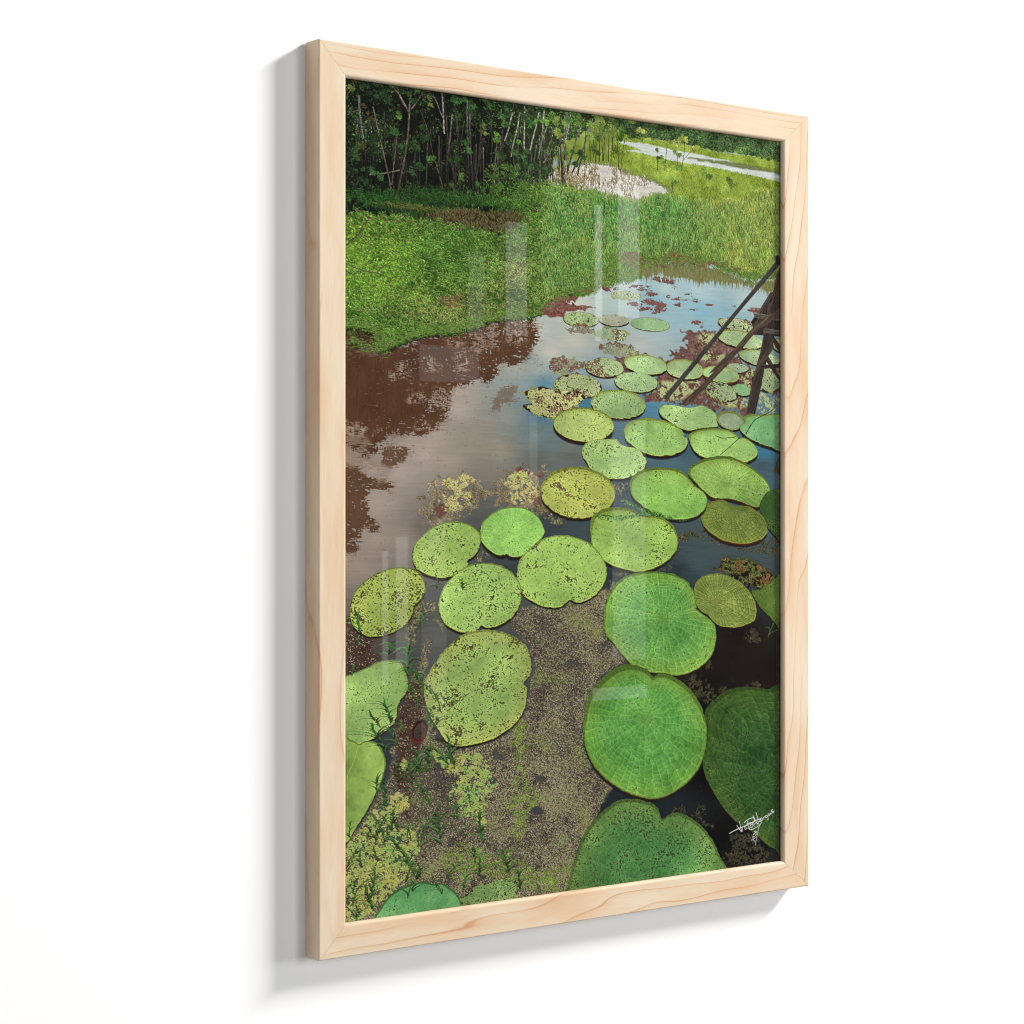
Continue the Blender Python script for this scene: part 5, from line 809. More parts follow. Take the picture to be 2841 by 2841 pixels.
MISC = {
 'fringe': [(6.8,248.6),(27.4,248.6),(44.1,254.2),(48.3,269.0),(61.0,266.1),(80.9,258.2),(101.0,251.1),(124.2,248.8),(144.8,246.6),(171.6,238.9),(189.8,231.1),(217.3,228.2),(242.1,225.5)],
 'fringe2': [(242.1,225.5),(251.5,219.5),(267.2,216.1),(276.9,195.8),(299.3,190.7),(320.3,184.4),(331.7,172.4),(348.2,181.4),(374.8,179.0),(396.7,169.3)],
 'fringe3': [(396.7,157.9),(415.4,154.0),(449.9,154.2),(485.1,151.7),(502.9,154.4),(529.9,160.4),(564.6,163.4),(603.8,161.5)],
 'weedtuft': [(10.9,269.5),(20.5,263.4),(27.4,269.9),(49.7,272.4),(55.3,269.8)],
 'bars': [(75.1,288.8),(83.7,296.6),(65.2,296.1),(70.9,301.7),(107.5,281.6),(114.0,289.6),(119.1,283.5),(122.0,288.7),(149.3,277.5),(156.7,290.4),(171.6,259.9),(179.2,270.3),(189.8,249.4),(197.4,263.5),(226.5,241.5),(235.9,255.7),(93.7,316.2),(102.4,323.0),(125.7,316.4),(138.9,326.6),(101.0,344.1),(108.2,349.8),(143.3,257.6),(155.2,261.8),(211.1,248.4),(217.3,256.5),(130.1,328.1),(136.0,333.8),(19.1,350.6),(30.2,358.4),(37.1,388.3),(45.5,395.1)],
 'clover': [(27.4,182.6),(86.6,217.0),(30.2,157.0),(80.9,171.8),(72.3,207.4),(144.8,226.6)],
 'bare': [(134.5,216.5),(159.7,223.4),(194.3,211.8),(212.7,219.2),(220.4,204.2),(235.9,215.5),(243.6,217.5),(259.3,226.4),(124.2,204.1),(141.9,210.1)],
 'palegrass': [(130.1,232.2),(192.8,248.0),(189.8,216.9),(251.5,232.9),(220.4,184.8),(259.3,225.2)],
 'under': [(6.8,110.8),(101.0,131.6),(86.6,103.6),(144.8,120.8),(141.9,104.5),(220.4,116.9),(205.0,87.9),(283.1,120.2),(251.5,82.4),(307.2,102.1),(61.0,123.3),(130.1,128.0)],
 'backdrop': [(2.7,131.8),(58.2,123.5),(130.1,111.4),(205.0,92.8),(220.4,79.2),(283.1,73.3),(315.3,82.7),(315.3,122.6),(235.9,141.1),(174.7,145.9),(101.0,141.0),(2.7,148.9)],
 'rightfield': [(264.1,16.1),(299.1,1.1),(398.3,1.3),(398.3,62.4),(315.3,57.8),(297.5,54.6),(276.7,57.9),(267.2,42.8)],
 'twig1': [(607.5,307.2),(594.4,316.2),(568.3,326.3),(557.3,339.8),(549.9,346.6)],
 'twig2': [(506.5,345.5),(517.2,348.3),(529.9,347.6),(539.9,346.5)],
 'twig3': [(562.8,331.7),(555.4,342.5)],
 'twig4': [(546.3,346.6),(528.1,358.8),(513.6,368.2)],
 'shallow': [(273.7,202.2),(331.7,187.4),(315.4,188.4),(396.7,170.6),(276.9,186.0),(361.5,165.4),(348.2,158.7),(398.4,160.3),(502.9,153.1),(564.6,167.4),(557.3,165.2),(605.7,156.7),(398.4,156.5),(494.0,151.1)],
 'trailing': [(366.4,419.6),(379.8,423.4),(395.0,429.7),(408.6,432.3),(424.0,435.5),(443.0,438.8),(328.5,436.6),(344.9,436.0),(361.5,438.5),(378.2,437.3),(398.4,434.8),(415.4,434.9)],
 'drift': [(118.4,258.8),(254.6,280.5)],
 'lush': [(432.6,114.3),(539.0,134.8)],
}
RED = (95.9, 654.1)
INK_GAIN = 0.97

rng = np.random.default_rng(11)

def box1(a, r, axis):
    if r < 1:
        return a
    pad = [(0, 0), (0, 0)]
    pad[axis] = (r + 1, r)
    c = np.cumsum(np.pad(a, pad, mode='edge'), axis=axis, dtype=np.float64)
    n = a.shape[axis]
    k = 2 * r + 1
    if axis == 0:
        return ((c[k:k + n] - c[:n]) / k).astype(np.float32)
    return ((c[:, k:k + n] - c[:, :n]) / k).astype(np.float32)

def blur(a, rx, ry=None, n=2):
    a = a.astype(np.float32)
    for _ in range(n):
        a = box1(box1(a, rx, 1), rx if ry is None else ry, 0)
    return a

def up(a, h, w):
    gh, gw = a.shape[:2]
    y = np.linspace(0, gh - 1.001, h); x = np.linspace(0, gw - 1.001, w)
    yi = y.astype(int); xi = x.astype(int)
    fy = (y - yi).astype(np.float32); fx = (x - xi).astype(np.float32)
    if a.ndim == 3:
        t = a[yi] * (1 - fy)[:, None, None] + a[yi + 1] * fy[:, None, None]
        return t[:, xi] * (1 - fx)[:, None] + t[:, xi + 1] * fx[:, None]
    t = a[yi] * (1 - fy)[:, None] + a[yi + 1] * fy[:, None]
    return t[:, xi] * (1 - fx) + t[:, xi + 1] * fx

def gn(rx, ry, seed, down=1):
    r = np.random.default_rng(seed)
    a = blur(r.standard_normal((SY // down + 2, SX // down + 2), dtype=np.float32), rx, ry)
    a /= a.std()
    return a[:SY, :SX] if down == 1 else up(a, SY, SX).astype(np.float32)

N1 = gn(1, 1, 1); N1 = N1 / N1.std()
N1B = gn(1, 1, 2)
N0 = blur(np.random.default_rng(21).standard_normal((SY, SX), dtype=np.float32), 1, None, 1)
N0 /= N0.std()
NF = gn(3, 1, 22)                              # finer ripples
N2 = gn(2, 2, 3)
N4 = gn(4, 4, 4)
N8 = gn(4, 4, 5, 2)
N20 = gn(5, 5, 6, 4)
N60 = gn(6, 6, 7, 10)
NH = gn(9, 1, 8)                               # water ripples, long and flat
NHB = gn(26, 2, 9)
NV = gn(1, 9, 10)

C = np.zeros((SY, SX, 3), np.float32)

def px(pts):
    p = np.asarray(pts, float)
    return np.stack([p[:, 0] * KX, p[:, 1] * KY], 1)

def smooth(p, n=6):
    p = np.asarray(p, float)
    out = []
    m = len(p)
    for i in range(m):
        a, b, c, d = p[i - 1], p[i], p[(i + 1) % m], p[(i + 2) % m]
        for t in np.arange(n) / n:
            out.append(0.5 * (2 * b + (c - a) * t + (2 * a - 5 * b + 4 * c - d) * t * t + (3 * b - a - 3 * c + d) * t ** 3))
    return np.array(out)

def fill(p, pad=0):
    """even-odd fill of a pixel polygon -> slices and bool mask"""
    x0 = int(max(0, math.floor(p[:, 0].min()) - pad)); x1 = int(min(SX, math.ceil(p[:, 0].max()) + 1 + pad))
    y0 = int(max(0, math.floor(p[:, 1].min()) - pad)); y1 = int(min(SY, math.ceil(p[:, 1].max()) + 1 + pad))
    if x1 - x0 < 2 or y1 - y0 < 2:
        return None, None
    h, w = y1 - y0, x1 - x0
    tg = np.zeros((h, w + 1), np.int32)
    for i in range(len(p)):
        ax, ay = p[i - 1]; bx, by = p[i]
        if ay == by:
            continue
        if ay > by:
            ax, ay, bx, by = bx, by, ax, ay
        r0 = max(y0, math.ceil(ay - 0.5)); r1 = min(y1 - 1, math.ceil(by - 0.5) - 1)
        if r1 < r0:
            continue
        rows = np.arange(r0, r1 + 1)
        xs = ax + (rows + 0.5 - ay) / (by - ay) * (bx - ax)
        xi = np.clip(np.ceil(xs - 0.5).astype(int) - x0, 0, w)
        tg[rows - y0, xi] += 1
    m = (np.cumsum(tg, 1) % 2)[:, :w].astype(bool)
    return (slice(y0, y1), slice(x0, x1)), m

def warp(sl, m, amp, f1=None, f2=None):
    f1 = N4 if f1 is None else f1
    f2 = N8 if f2 is None else f2
    h, w = m.shape
    yy, xx = np.mgrid[0:h, 0:w]
    dy = (f1[sl] * amp * 0.6 + f2[sl] * amp * 0.5)
    dx = (np.roll(f1, 401, 1)[sl] * amp * 0.7 + np.roll(f2, 333, 0)[sl] * amp * 0.6)
    return m[np.clip(yy + dy, 0, h - 1).astype(int), np.clip(xx + dx, 0, w - 1).astype(int)]

def region(pts, soft=2, rag=0, f1=None, f2=None):
    sl, m = fill(smooth(px(pts)), pad=int(soft * 2 + rag * 2 + 2))
    if sl is None:
        return None, None
    if rag:
        m = warp(sl, m, rag, f1, f2)
    a = m.astype(np.float32)
    if soft:
        a = blur(a, int(soft))
    return sl, a

def sstep(x, a, b):
    t = np.clip((x - a) / (b - a), 0, 1)
    return t * t * (3 - 2 * t)

def put(sl, a, c):
    a = a[..., None] if a.ndim == 2 else a
    c = np.asarray(c, np.float32)
    C[sl] = C[sl] * (1 - a) + c * a

def idw(points, power=2.6, step=14):
    gy = np.arange(0, SY + step, step); gx = np.arange(0, SX + step, step)
    num = np.zeros((len(gy), len(gx), 3)); den = np.zeros((len(gy), len(gx), 1))
    for (x, y), c in points:
        d = np.hypot((gx[None, :] - x * KX) * 0.9, (gy[:, None] - y * KY) * 1.15) + 12
        w = (1 / d ** power)[..., None]
        num += w * np.array(c, float); den += w
    return up((num / den).astype(np.float32), SY, SX).astype(np.float32)

def pick(sl, a, n, r):
    """n random pixels of a mask"""
    f = np.flatnonzero(a > 0.5)
    if len(f) == 0:
        return np.zeros(0), np.zeros(0)
    f = r.choice(f, n)
    w = a.shape[1]
    return f % w + sl[1].start + r.random(n), f // w + sl[0].start + r.random(n)

def splat(X, Y, col):
    ix = X.astype(int).ravel(); iy = Y.astype(int).ravel()
    ok = (ix >= 0) & (ix < SX) & (iy >= 0) & (iy < SY)
    C[iy[ok], ix[ok]] = col.reshape(-1, 3)[ok]

def blades(x, y, ln, dx, wd, c0, c1, droop=0.35, K=26):
    """curved tapering blades, far ones first"""
    o = np.argsort(y, kind='stable')
    x, y, ln, dx, wd = (np.broadcast_to(np.asarray(v, float), x.shape)[o] for v in (x, y, ln, dx, wd))
    c0 = np.broadcast_to(c0, (len(x), 3))[o]; c1 = np.broadcast_to(c1, (len(x), 3))[o]
    t = np.linspace(0, 1, K)
    J = max(1, int(math.ceil(wd.max())))
    X = x[:, None] + dx[:, None] * t ** 1.6
    Y = y[:, None] - ln[:, None] * (t - droop * t * t)
    cc = c0[:, None] * (1 - t)[None, :, None] + c1[:, None] * t[None, :, None]
    wt = wd[:, None] * (1 - t ** 1.5) + 0.5
    XX, YY, CC = [], [], []
    for j in range(J):
        off = np.where(j < wt, j - wd[:, None] / 2, 1e7)
        XX.append(X + off); YY.append(Y); CC.append(cc * (1.0 + 0.05 * (j - J / 2)))
    splat(np.stack(XX, 2), np.stack(YY, 2), np.stack(CC, 2))

def leaves(x, y, size, c, r, flat=0.5, K=5):
    n = len(x)
    ang = r.random(n) * math.pi
    u = np.linspace(-1, 1, 2 * K + 1)
    U, V = np.meshgrid(u, u)
    keep = (np.abs(U) + np.abs(V)) <= 1.05
    U, V = U[keep], V[keep]
    lx = size[:, None] * U; ly = size[:, None] * flat * V
    X = x[:, None] + lx * np.cos(ang)[:, None] - ly * np.sin(ang)[:, None]
    Y = y[:, None] + lx * np.sin(ang)[:, None] + ly * np.cos(ang)[:, None]
    splat(X, Y, np.repeat(c[:, None], X.shape[1], 1))

def jit(c, n, amt, r):
    c = np.broadcast_to(np.asarray(c, float), (n, 3))
    return np.clip(c * (1 + r.standard_normal((n, 1)) * amt) + r.standard_normal((n, 3)) * 4, 0, 255)

def pal(cols, n, r, amt=0.12):
    cols = np.asarray(cols, float)
    return jit(cols[r.integers(0, len(cols), n)], n, amt, r)

def stroke(pts, w0, w1, c0, c1, tex=0.0):
    """a tapering limb along a polyline (mm); colour runs from c0 to c1"""
    p = px(pts)
    seg = np.hypot(*np.diff(p, axis=0).T)
    s = np.concatenate([[0], np.cumsum(seg)])
    n = max(8, int(s[-1] * 1.6))
    t = np.linspace(0, s[-1], n)
    X = np.interp(t, s, p[:, 0]); Y = np.interp(t, s, p[:, 1])
    k = max(3, n // 12)
    X = np.convolve(np.pad(X, k, mode='edge'), np.ones(2 * k + 1) / (2 * k + 1), 'valid')
    Y = np.convolve(np.pad(Y, k, mode='edge'), np.ones(2 * k + 1) / (2 * k + 1), 'valid')
    f = np.linspace(0, 1, n)
    w = (w0 + (w1 - w0) * f) * 0.5 * (KX + KY)
    dx, dy = np.gradient(X), np.gradient(Y)
    L = np.hypot(dx, dy) + 1e-6
    nx, ny = -dy / L, dx / L
    J = max(2, int(w.max() * 1.7) + 1)
    u = np.linspace(-0.5, 0.5, J)
    XX = X[:, None] + nx[:, None] * w[:, None] * u
    YY = Y[:, None] + ny[:, None] * w[:, None] * u
    cc = np.array(c0, float) * (1 - f)[:, None] + np.array(c1, float) * f[:, None]
    sh = 1.0 - 0.9 * np.abs(u + 0.12) ** 1.5
    cc = cc[:, None] * sh[None, :, None]
    if tex:
        rr = np.random.default_rng(int(abs(X[0] * 7 + Y[0])) + 1)
        b = rr.standard_normal((n, J)); b = blur(b, 1, 4); b /= b.std()
        cc = cc * (1 + tex * b[..., None])
    splat(XX, YY, np.clip(cc, 0, 255))

# ---- far ground, river, trees
def paint():
    r = rng
    full = (slice(0, SY), slice(0, SX))
    # water over the whole sheet first
    water = idw(WATER)
    C[:] = water + (NHB * 1.6 + N60 * 2.0)[..., None]
    # streaks of sky and ripples
    C[:] += (np.clip(NH, -2, 2) * 1.1)[..., None]
    # reflections of the wood in the water: broken at their edges by the ripples
    for key, c, al in (('refl_main', (86, 53, 32), 0.92), ('refl_b', (96, 66, 44), 0.8), ('refl_c', (90, 58, 36), 0.85), ('refl_d', (114, 86, 66), 0.62)):
        sl, a = region(REGION[key], 0, 7, NH, N8)
        b = blur(a, 15 if key == 'refl_main' else 12)
        e = b - 0.5 + 0.14 * NH[sl] + 0.15 * NF[sl] + 0.08 * N4[sl] + 0.10 * N20[sl] + 0.10 * NV[sl]
        inner = sstep(e, -0.06, 0.10)
        # gaps where sky shows between the crowns
        hole = sstep(N20[sl] * 0.55 + NV[sl] * 0.35 + NF[sl] * 0.55 + N8[sl] * 0.35 - 2.6 * (b - 0.62), 0.85, 1.15)
        put(sl, inner * (1 - 0.75 * hole) * al, np.array(c) + (NV[sl] * 2.2 + N20[sl] * 3)[..., None] * np.array([1.1, 0.8, 0.6]))
    # bright rippled specks inside the dark reflection
    sl, a = region(REGION['refl_light'], 6, 5, NH, N8)
    put(sl, a * sstep(NH[sl] + 0.5 * N8[sl], -0.6, 0.2) * 0.7, (150, 130, 112))
    # upright cloud-light bars in the crown reflection
    for (mx, my), (qx, qy) in zip(MISC['bars'][::2], MISC['bars'][1::2]):
        w, h = qx - mx, qy - my
        p = [(mx - w, my - h), (mx, my - h * 1.1), (mx + w, my - h * 0.8), (mx + w * 0.9, my + h * 0.6), (mx, my + h), (mx - w, my + h * 0.7)]
        sl, a = region(p, 5, 8, NH, N8)
        if sl is not None:
            put(sl, a * sstep(NF[sl] * 0.8 + N4[sl] * 0.5 + NV[sl] * 0.4, -0.1, 0.6) * 0.66, (178, 162, 144))

    # ground behind everything on the far bank
    sl, a = region(MISC['backdrop'], 3, 4)
    put(sl, a, np.array((46, 72, 26)) + (N8[sl] * 6 + N20[sl] * 6)[..., None])
    sl, a = region(MISC['rightfield'], 3, 4)
    put(sl, a, np.array((130, 150, 58)) + (N8[sl] * 8 + N20[sl] * 6)[..., None])
    # meadow behind the pool
    sl, a = region(REGION['meadow'], 2, 6)
    yy = (np.arange(sl[0].start, sl[0].stop) / KY)[:, None]
    g = sstep(yy, 70, 150)[..., None]
    base = np.array((146, 172, 62.)) * (1 - g) + np.array((96, 136, 46.)) * g
    put(sl, a, base + (N8[sl] * 5 + N20[sl] * 6 + N2[sl] * 5)[..., None])
    # far wood
    sl, a = region(REGION['far_trees'], 1, 4)
    put(sl, a, np.array((40, 66, 40)) + (N8[sl] * 7 + N20[sl] * 8)[..., None])
    x, y = pick(sl, a, 9000, r)
    cl = N20[y.astype(int), x.astype(int)]
    c = pal([(44, 76, 42), (62, 98, 52), (84, 118, 58), (34, 58, 38), (98, 124, 62)], len(x), r) * (1 + 0.16 * cl)[:, None]
    leaves(x, y, r.uniform(2.0, 4.2, len(x)), np.clip(c, 0, 255), r, 0.6, 4)
    x, y = pick(sl, a, 160, r)
    blades(x, y + 10, r.uniform(14, 34, len(x)), r.normal(0, 2, len(x)), 1.0, (120, 132, 100), (110, 124, 92), 0.0)
    # river
    sl, a = region(REGION['river'], 1, 1.5)
    put(sl, a, np.array((198, 210, 202)) + (NHB[sl] * 5 + NF[sl] * 3 + N20[sl] * 4)[..., None])
    sl, a = region(REGION['river_dark'], 2, 2, NH, N8)
    put(sl, a * 0.85, np.array((104, 118, 62)) + (NH[sl] * 7)[..., None])
    # flooded patch with reeds
    sl, a = region(REGION['pond'], 2, 6)
    put(sl, a, np.array((206, 207, 195)) + (NHB[sl] * 6 + NF[sl] * 5 + N20[sl] * 6)[..., None])
    x, y = pick(sl, a, 5200, r)
    k = (0.10 + 0.48 * np.exp(-((x / KX - 236) / 60) ** 2) + 0.22 * N20[y.astype(int), x.astype(int)]) > r.random(len(x))
    x, y = x[k], y[k]
    blades(x, y + 4, r.uniform(5, 24, len(x)), r.normal(0, 3, len(x)), 1.2, pal([(128, 104, 78), (146, 122, 88), (110, 100, 64)], len(x), r, 0.2), pal([(170, 150, 116), (150, 132, 90), (132, 138, 78)], len(x), r, 0.2), 0.1)
    e = np.array(REGION['pond'], float)
    t = r.random(1500) * (len(e) - 1); i = t.astype(int)
    q = e[i] + (e[i + 1] - e[i]) * (t - i)[:, None]
    blades(q[:, 0] * KX + r.normal(0, 4, 1500), q[:, 1] * KY + r.normal(2, 4, 1500), r.uniform(5, 16, 1500), r.normal(0, 3, 1500), 1.5, pal([(84, 110, 44), (110, 128, 54)], 1500, r), pal([(140, 160, 76), (150, 158, 88)], 1500, r), 0.2)
    # tufty meadow texture
    sl, a = region(REGION['meadow'], 0, 3)
    x, y = pick(sl, a, 15000, r)
    riv = REGION['river']
    s2, m2 = fill(smooth(px(riv)), 4)
    bad = np.zeros((SY, SX), bool); bad[s2] = m2
    s2, m2 = fill(smooth(px(REGION['pond']))); bad[s2] |= m2
    s2, m2 = fill(smooth(px(REGION['far_trees']))); bad[s2] |= m2
    k = ~bad[np.clip(y, 0, SY - 1).astype(int), np.clip(x, 0, SX - 1).astype(int)]
    x, y = x[k], y[k]
    d = np.clip((y / KY - 55) / 90, 0, 1)
    n = len(x)
    c0 = np.array((112, 138, 46.)) * (1 - d)[:, None] + np.array((66, 98, 36.)) * d[:, None]
    c1 = np.array((164, 184, 72.)) * (1 - d)[:, None] + np.array((132, 164, 66.)) * d[:, None]
    w = (1 + 0.10 * N20[y.astype(int), x.astype(int)])[:, None]
    w = w * (1 + 0.10 * np.clip(N8[y.astype(int), x.astype(int)], -1.6, 1.6)[:, None])
    blades(x, y, 4 + 11 * d + r.random(n) * 6, r.normal(0, 3.5, n), 1.7, jit(c0 * w, n, 0.18, r), jit(c1 * w, n, 0.16, r), 0.25, 16)

    # ---- the wood at the upper left
    sl, a = region(REGION['forest'], 1, 6)
    xx = (np.arange(sl[1].start, sl[1].stop) / KX)[None, :]
    lit = sstep(xx, 150, 300)
    base = np.array((17, 23, 15.)) + lit[..., None] * np.array((36, 50, 20.))
    put(sl, a, base + (N20[sl] * 4 + N8[sl] * 3)[..., None])
    fx, fy = pick(sl, a, 26000, r)
    L = sstep(fx / KX, 130, 300)
    cl = N20[fy.astype(int), fx.astype(int)] + 0.6 * N60[fy.astype(int), fx.astype(int)]
    keep = r.random(len(fx)) < np.clip(0.26 + 0.34 * cl + 0.46 * L, 0.03, 1)
    fx, fy, L, cl = fx[keep], fy[keep], L[keep], cl[keep]
    c = pal([(20, 34, 18), (30, 48, 24), (46, 68, 32), (26, 42, 24), (64, 84, 40), (38, 62, 36), (74, 96, 48)], len(fx), r, 0.28) * (0.80 + 0.5 * L + 0.12 * cl)[:, None]
    leaves(fx, fy, r.uniform(2.0, 5.2, len(fx)), np.clip(c, 0, 255), r, 0.42)
    half = len(TRUNKS)
    for _ in range(110):
        mx = 4 + 290 * r.random() ** 0.75
        y0 = 22 + r.random() * 60; hgt = r.uniform(30, 90)
        li = min(1, max(0, (mx - 110) / 170))
        g = 34 + 40 * r.random() + 82 * li * r.random()
        dx = r.normal(0, 4)
        stroke([(mx + dx, y0), (mx + dx * 0.4, y0 + hgt * 0.5), (mx, y0 + hgt)], r.uniform(0.5, 1.5), r.uniform(0.6, 1.6), (g, g * 0.97, g * 0.84), (g * 0.6, g * 0.52, g * 0.45), 0.2)
    for p, w0, w1, c0, c1 in TRUNKS[:half - 5]:
        stroke(p, w0 * 0.85, w1 * 0.85, np.array(c0) * 0.9, np.array(c1) * 0.95, 0.24)
    # leafy sprays
    for (mx, my), rad, c in LEAVES:
        far = mx > 262
        n = int(30 + rad * 7) * (2 if far else 1)
        c = np.array(c, float) * (1.30 if far else 1.0)
        k = max(2, int(rad / 2.2))                      # a spray is a handful of leaf fans, not a ball
        hx = r.normal(0, rad * 0.55, k); hy = r.normal(0, rad * 0.42, k)
        w = r.integers(0, k, n)
        lx = mx + hx[w] + r.normal(0, rad * 0.20, n) + rad * 0.25 * r.standard_normal(n) * (r.random(n) < 0.3)
        ly = my + hy[w] + r.normal(0, rad * 0.15, n) + 0.18 * rad * np.abs(r.standard_normal(n))
        tone = r.uniform(0.62, 1.18, k)[w] * r.uniform(0.75, 1.25, n)
        leaves(lx * KX, ly * KY, r.uniform(2.0, 5.4, n), np.clip((np.array(c, float) * 0.86 + 0.14 * np.mean(c)) * 0.95 * tone[:, None] + r.standard_normal((n, 3)) * 4, 0, 255), r, 0.38)
    # undergrowth at the foot of the wood
    und = zip(MISC['under'][::2], MISC['under'][1::2], ((1100, (24, 54, 22), (52, 102, 38)), (700, (22, 46, 20), (50, 92, 36)), (800, (26, 50, 20), (60, 100, 38)), (1500, (46, 80, 28), (98, 142, 54)), (900, (60, 92, 34), (120, 156, 62)), (600, (40, 54, 22), (96, 108, 50))))
    for (x0, y0), (x1, y1), (n, ca, cb) in und:
        x = ((x0 + x1) / 2 + r.normal(0, 0.36, n) * (x1 - x0)) * KX; y = ((y0 + y1) / 2 + r.normal(0, 0.26, n) * (y1 - y0)) * KY
        blades(x, y, r.uniform(12, 32, n), r.normal(0, 9, n), 2.0, jit(ca, n, 0.3, r), jit(cb, n, 0.3, r), 0.45)
    # ---- creek and bank
    sl, a = region(REGION['creek'], 2, 6, NH, N8)
    put(sl, a, np.array((62, 50, 34)) + (NH[sl] * 6 + N8[sl] * 4)[..., None])
    x, y = pick(sl, a, 900, r)
    blades(x, y, r.uniform(5, 16, len(x)), r.normal(0, 3, len(x)), 1.2, pal([(74, 66, 38), (92, 84, 48)], len(x), r), pal([(120, 112, 66), (104, 120, 56)], len(x), r), 0.2)
    sl, a = region(REGION['mud_l'], 2, 4)
    put(sl, a, np.array((74, 52, 38)) + (N8[sl] * 6 + NH[sl] * 4)[..., None])
    sl, a = region(REGION['bank_left'], 1, 9)
    put(sl, a, np.array((56, 92, 30)) + (N8[sl] * 4 + N2[sl] * 8)[..., None])
    bl = (sl, a)
    near = 1 - np.clip((blur(a, 34) - 0.45) / 0.55, 0, 1)
    gap = a * sstep(N8[sl] * 0.75 + N20[sl] * 0.55 + 2.0 * near, 1.05, 1.75)
    put(sl, gap * 0.8, np.array((88, 64, 46)) + (N2[sl] * 9 + N20[sl] * 6)[..., None])
    GAP_A = (sl, gap)
    for k in ('mud_a', 'mud_b', 'mud_c'):
        s2, a2 = region(REGION[k], 1, 6)
        put(s2, a2 * 0.92, np.array((122, 76, 62)) + (N4[s2] * 6 + NH[s2] * 5)[..., None])
    # grass of the bank: broad colour drift from yellow-green clover to darker blades
    x, y = pick(*bl, 21000, r)
    X, Y = x / KX, y / KY
    def bumps(key):
        return [np.exp(-(((X - ax) / (bx - ax)) ** 2 + ((Y - ay) / (by - ay)) ** 2)) for (ax, ay), (bx, by) in zip(MISC[key][::2], MISC[key][1::2])]
    pg = bumps('palegrass'); cv = bumps('clover')
    m = [np.maximum(cv[0], cv[2]), cv[1], np.clip(sum(pg), 0, 1)]
    edge = np.clip(sum(pg), 0, 1) * 0.5
    mud = sum(bumps('bare'))
    gs, gm = GAP_A
    mud = mud + 0.62 * gm[y.astype(int) - gs[0].start, x.astype(int) - gs[1].start]
    k = r.random(len(x)) > np.clip(mud, 0, 0.88)
    x, y, X, Y, edge = x[k], y[k], X[k], Y[k], edge[k]; m = [q[k] for q in m]
    n = len(x)
    c0 = np.array((40, 78, 22.)) + m[0][:, None] * np.array((24, 22, 4.)) + m[2][:, None] * np.array((14, 0, 6.))
    c1 = np.array((112, 164, 60.)) + m[0][:, None] * np.array((34, 18, 6.)) + m[1][:, None] * np.array((30, 10, 0.)) + m[2][:, None] * np.array((40, 6, 24.)) + edge[:, None] * np.array((26, 8, 26.))
    w = (1 + 0.10 * N20[y.astype(int), x.astype(int)])[:, None]
    tuft = 1 + 0.07 * np.clip(N8[y.astype(int), x.astype(int)], -1.6, 1.6)[:, None]
    blades(x, y, r.uniform(9, 24, n) * (0.6 + 0.6 * Y / 300), r.normal(0, 8, n), 1.9, jit(c0 * w * tuft * 0.95, n, 0.16, r), jit(c1 * w * tuft * np.array((0.94, 0.98, 0.92)), n, 0.19, r), 0.35, 32)
    x, y = pick(*bl, 2600, r)
    n = len(x)
    blades(x, y - 3, r.uniform(8, 20, n), r.normal(0, 9, n), 1.3, jit((96, 140, 56), n, 0.15, r), pal([(164, 192, 96), (150, 186, 84), (178, 188, 112)], n, r), 0.8)
    # clover leaves at the left
    x, y = pick(*bl, 9000, r)
    (ax, ay), (bx, by) = MISC['clover'][:2]
    k = np.exp(-((x / KX - ax) / (bx - ax) * 1.1) ** 2 - ((y / KY - ay) / (by - ay) * 1.1) ** 2) > r.random(len(x))
    x, y = x[k], y[k]
    leaves(x, y, r.uniform(2.2, 4.4, len(x)), pal([(124, 172, 52), (98, 154, 42), (140, 182, 62), (84, 138, 36)], len(x), r), r, 0.7)
    e = np.array(MISC['fringe'], float)
    for q0, q1 in zip(e[:-1], e[1:]):
        n = 60
        f = r.random(n)[:, None]
        q = q0 + (q1 - q0) * f
        leaves(q[:, 0] * KX, q[:, 1] * KY + r.uniform(0, 12, n), r.uniform(4, 10, n), pal([(40, 34, 22), (52, 40, 28), (36, 40, 22)], n, r), r, 0.3)
    # fringe hanging over the water's edge
    for key, n in (('fringe', 1500), ('fringe2', 900), ('weedtuft', 160)):
        e = np.array(MISC[key], float)
        q = np.concatenate([[0], np.cumsum(np.hypot(*np.diff(e, axis=0).T))])
        t = r.random(n) * q[-1]
        x = np.interp(t, q, e[:, 0]) * KX + r.normal(0, 6, n); y = np.interp(t, q, e[:, 1]) * KY + r.normal(-8, 11, n)
        blades(x, y, r.uniform(10, 36, n), r.normal(0, 16, n), 2.4, pal([(46, 78, 26), (64, 96, 34)], n, r), pal([(140, 176, 74), (118, 166, 60), (160, 178, 92)], n, r), 0.75)
    # ---- tall grass in the middle distance
    sl, a = region(REGION['tall_grass'], 0, 8)
    asoft = blur(a, 16)
    put(sl, np.minimum(a, asoft) * 0.6, np.array((62, 98, 38)) + (N8[sl] * 5 + N2[sl] * 7)[..., None])
    x, y = pick(sl, a, 19000, r)
    X, Y = x / KX, y / KY
    n = len(x)
    top = 1 - np.clip((asoft[np.clip(y.astype(int) - sl[0].start, 0, asoft.shape[0] - 1), np.clip(x.astype(int) - sl[1].start, 0, asoft.shape[1] - 1)] - 0.35) / 0.6, 0, 1)
    (gx0, gy0), (gx1, gy1) = MISC['lush']
    lush = np.exp(-((X - gx0) / (gx1 - gx0)) ** 2 - ((Y - gy0) / (gy1 - gy0)) ** 2)
    yel = np.clip(sstep(X, 400, 560) * 0.7 + 0.6 * top + 0.18 * np.clip(N20[y.astype(int), x.astype(int)], -1, 2) + 0.35 * (1 - lush), 0, 1.3)
    c0 = np.array((36, 86, 34.)) + yel[:, None] * np.array((36, 16, 6.))
    c1 = np.array((102, 154, 74.)) + yel[:, None] * np.array((46, 14, 0.))
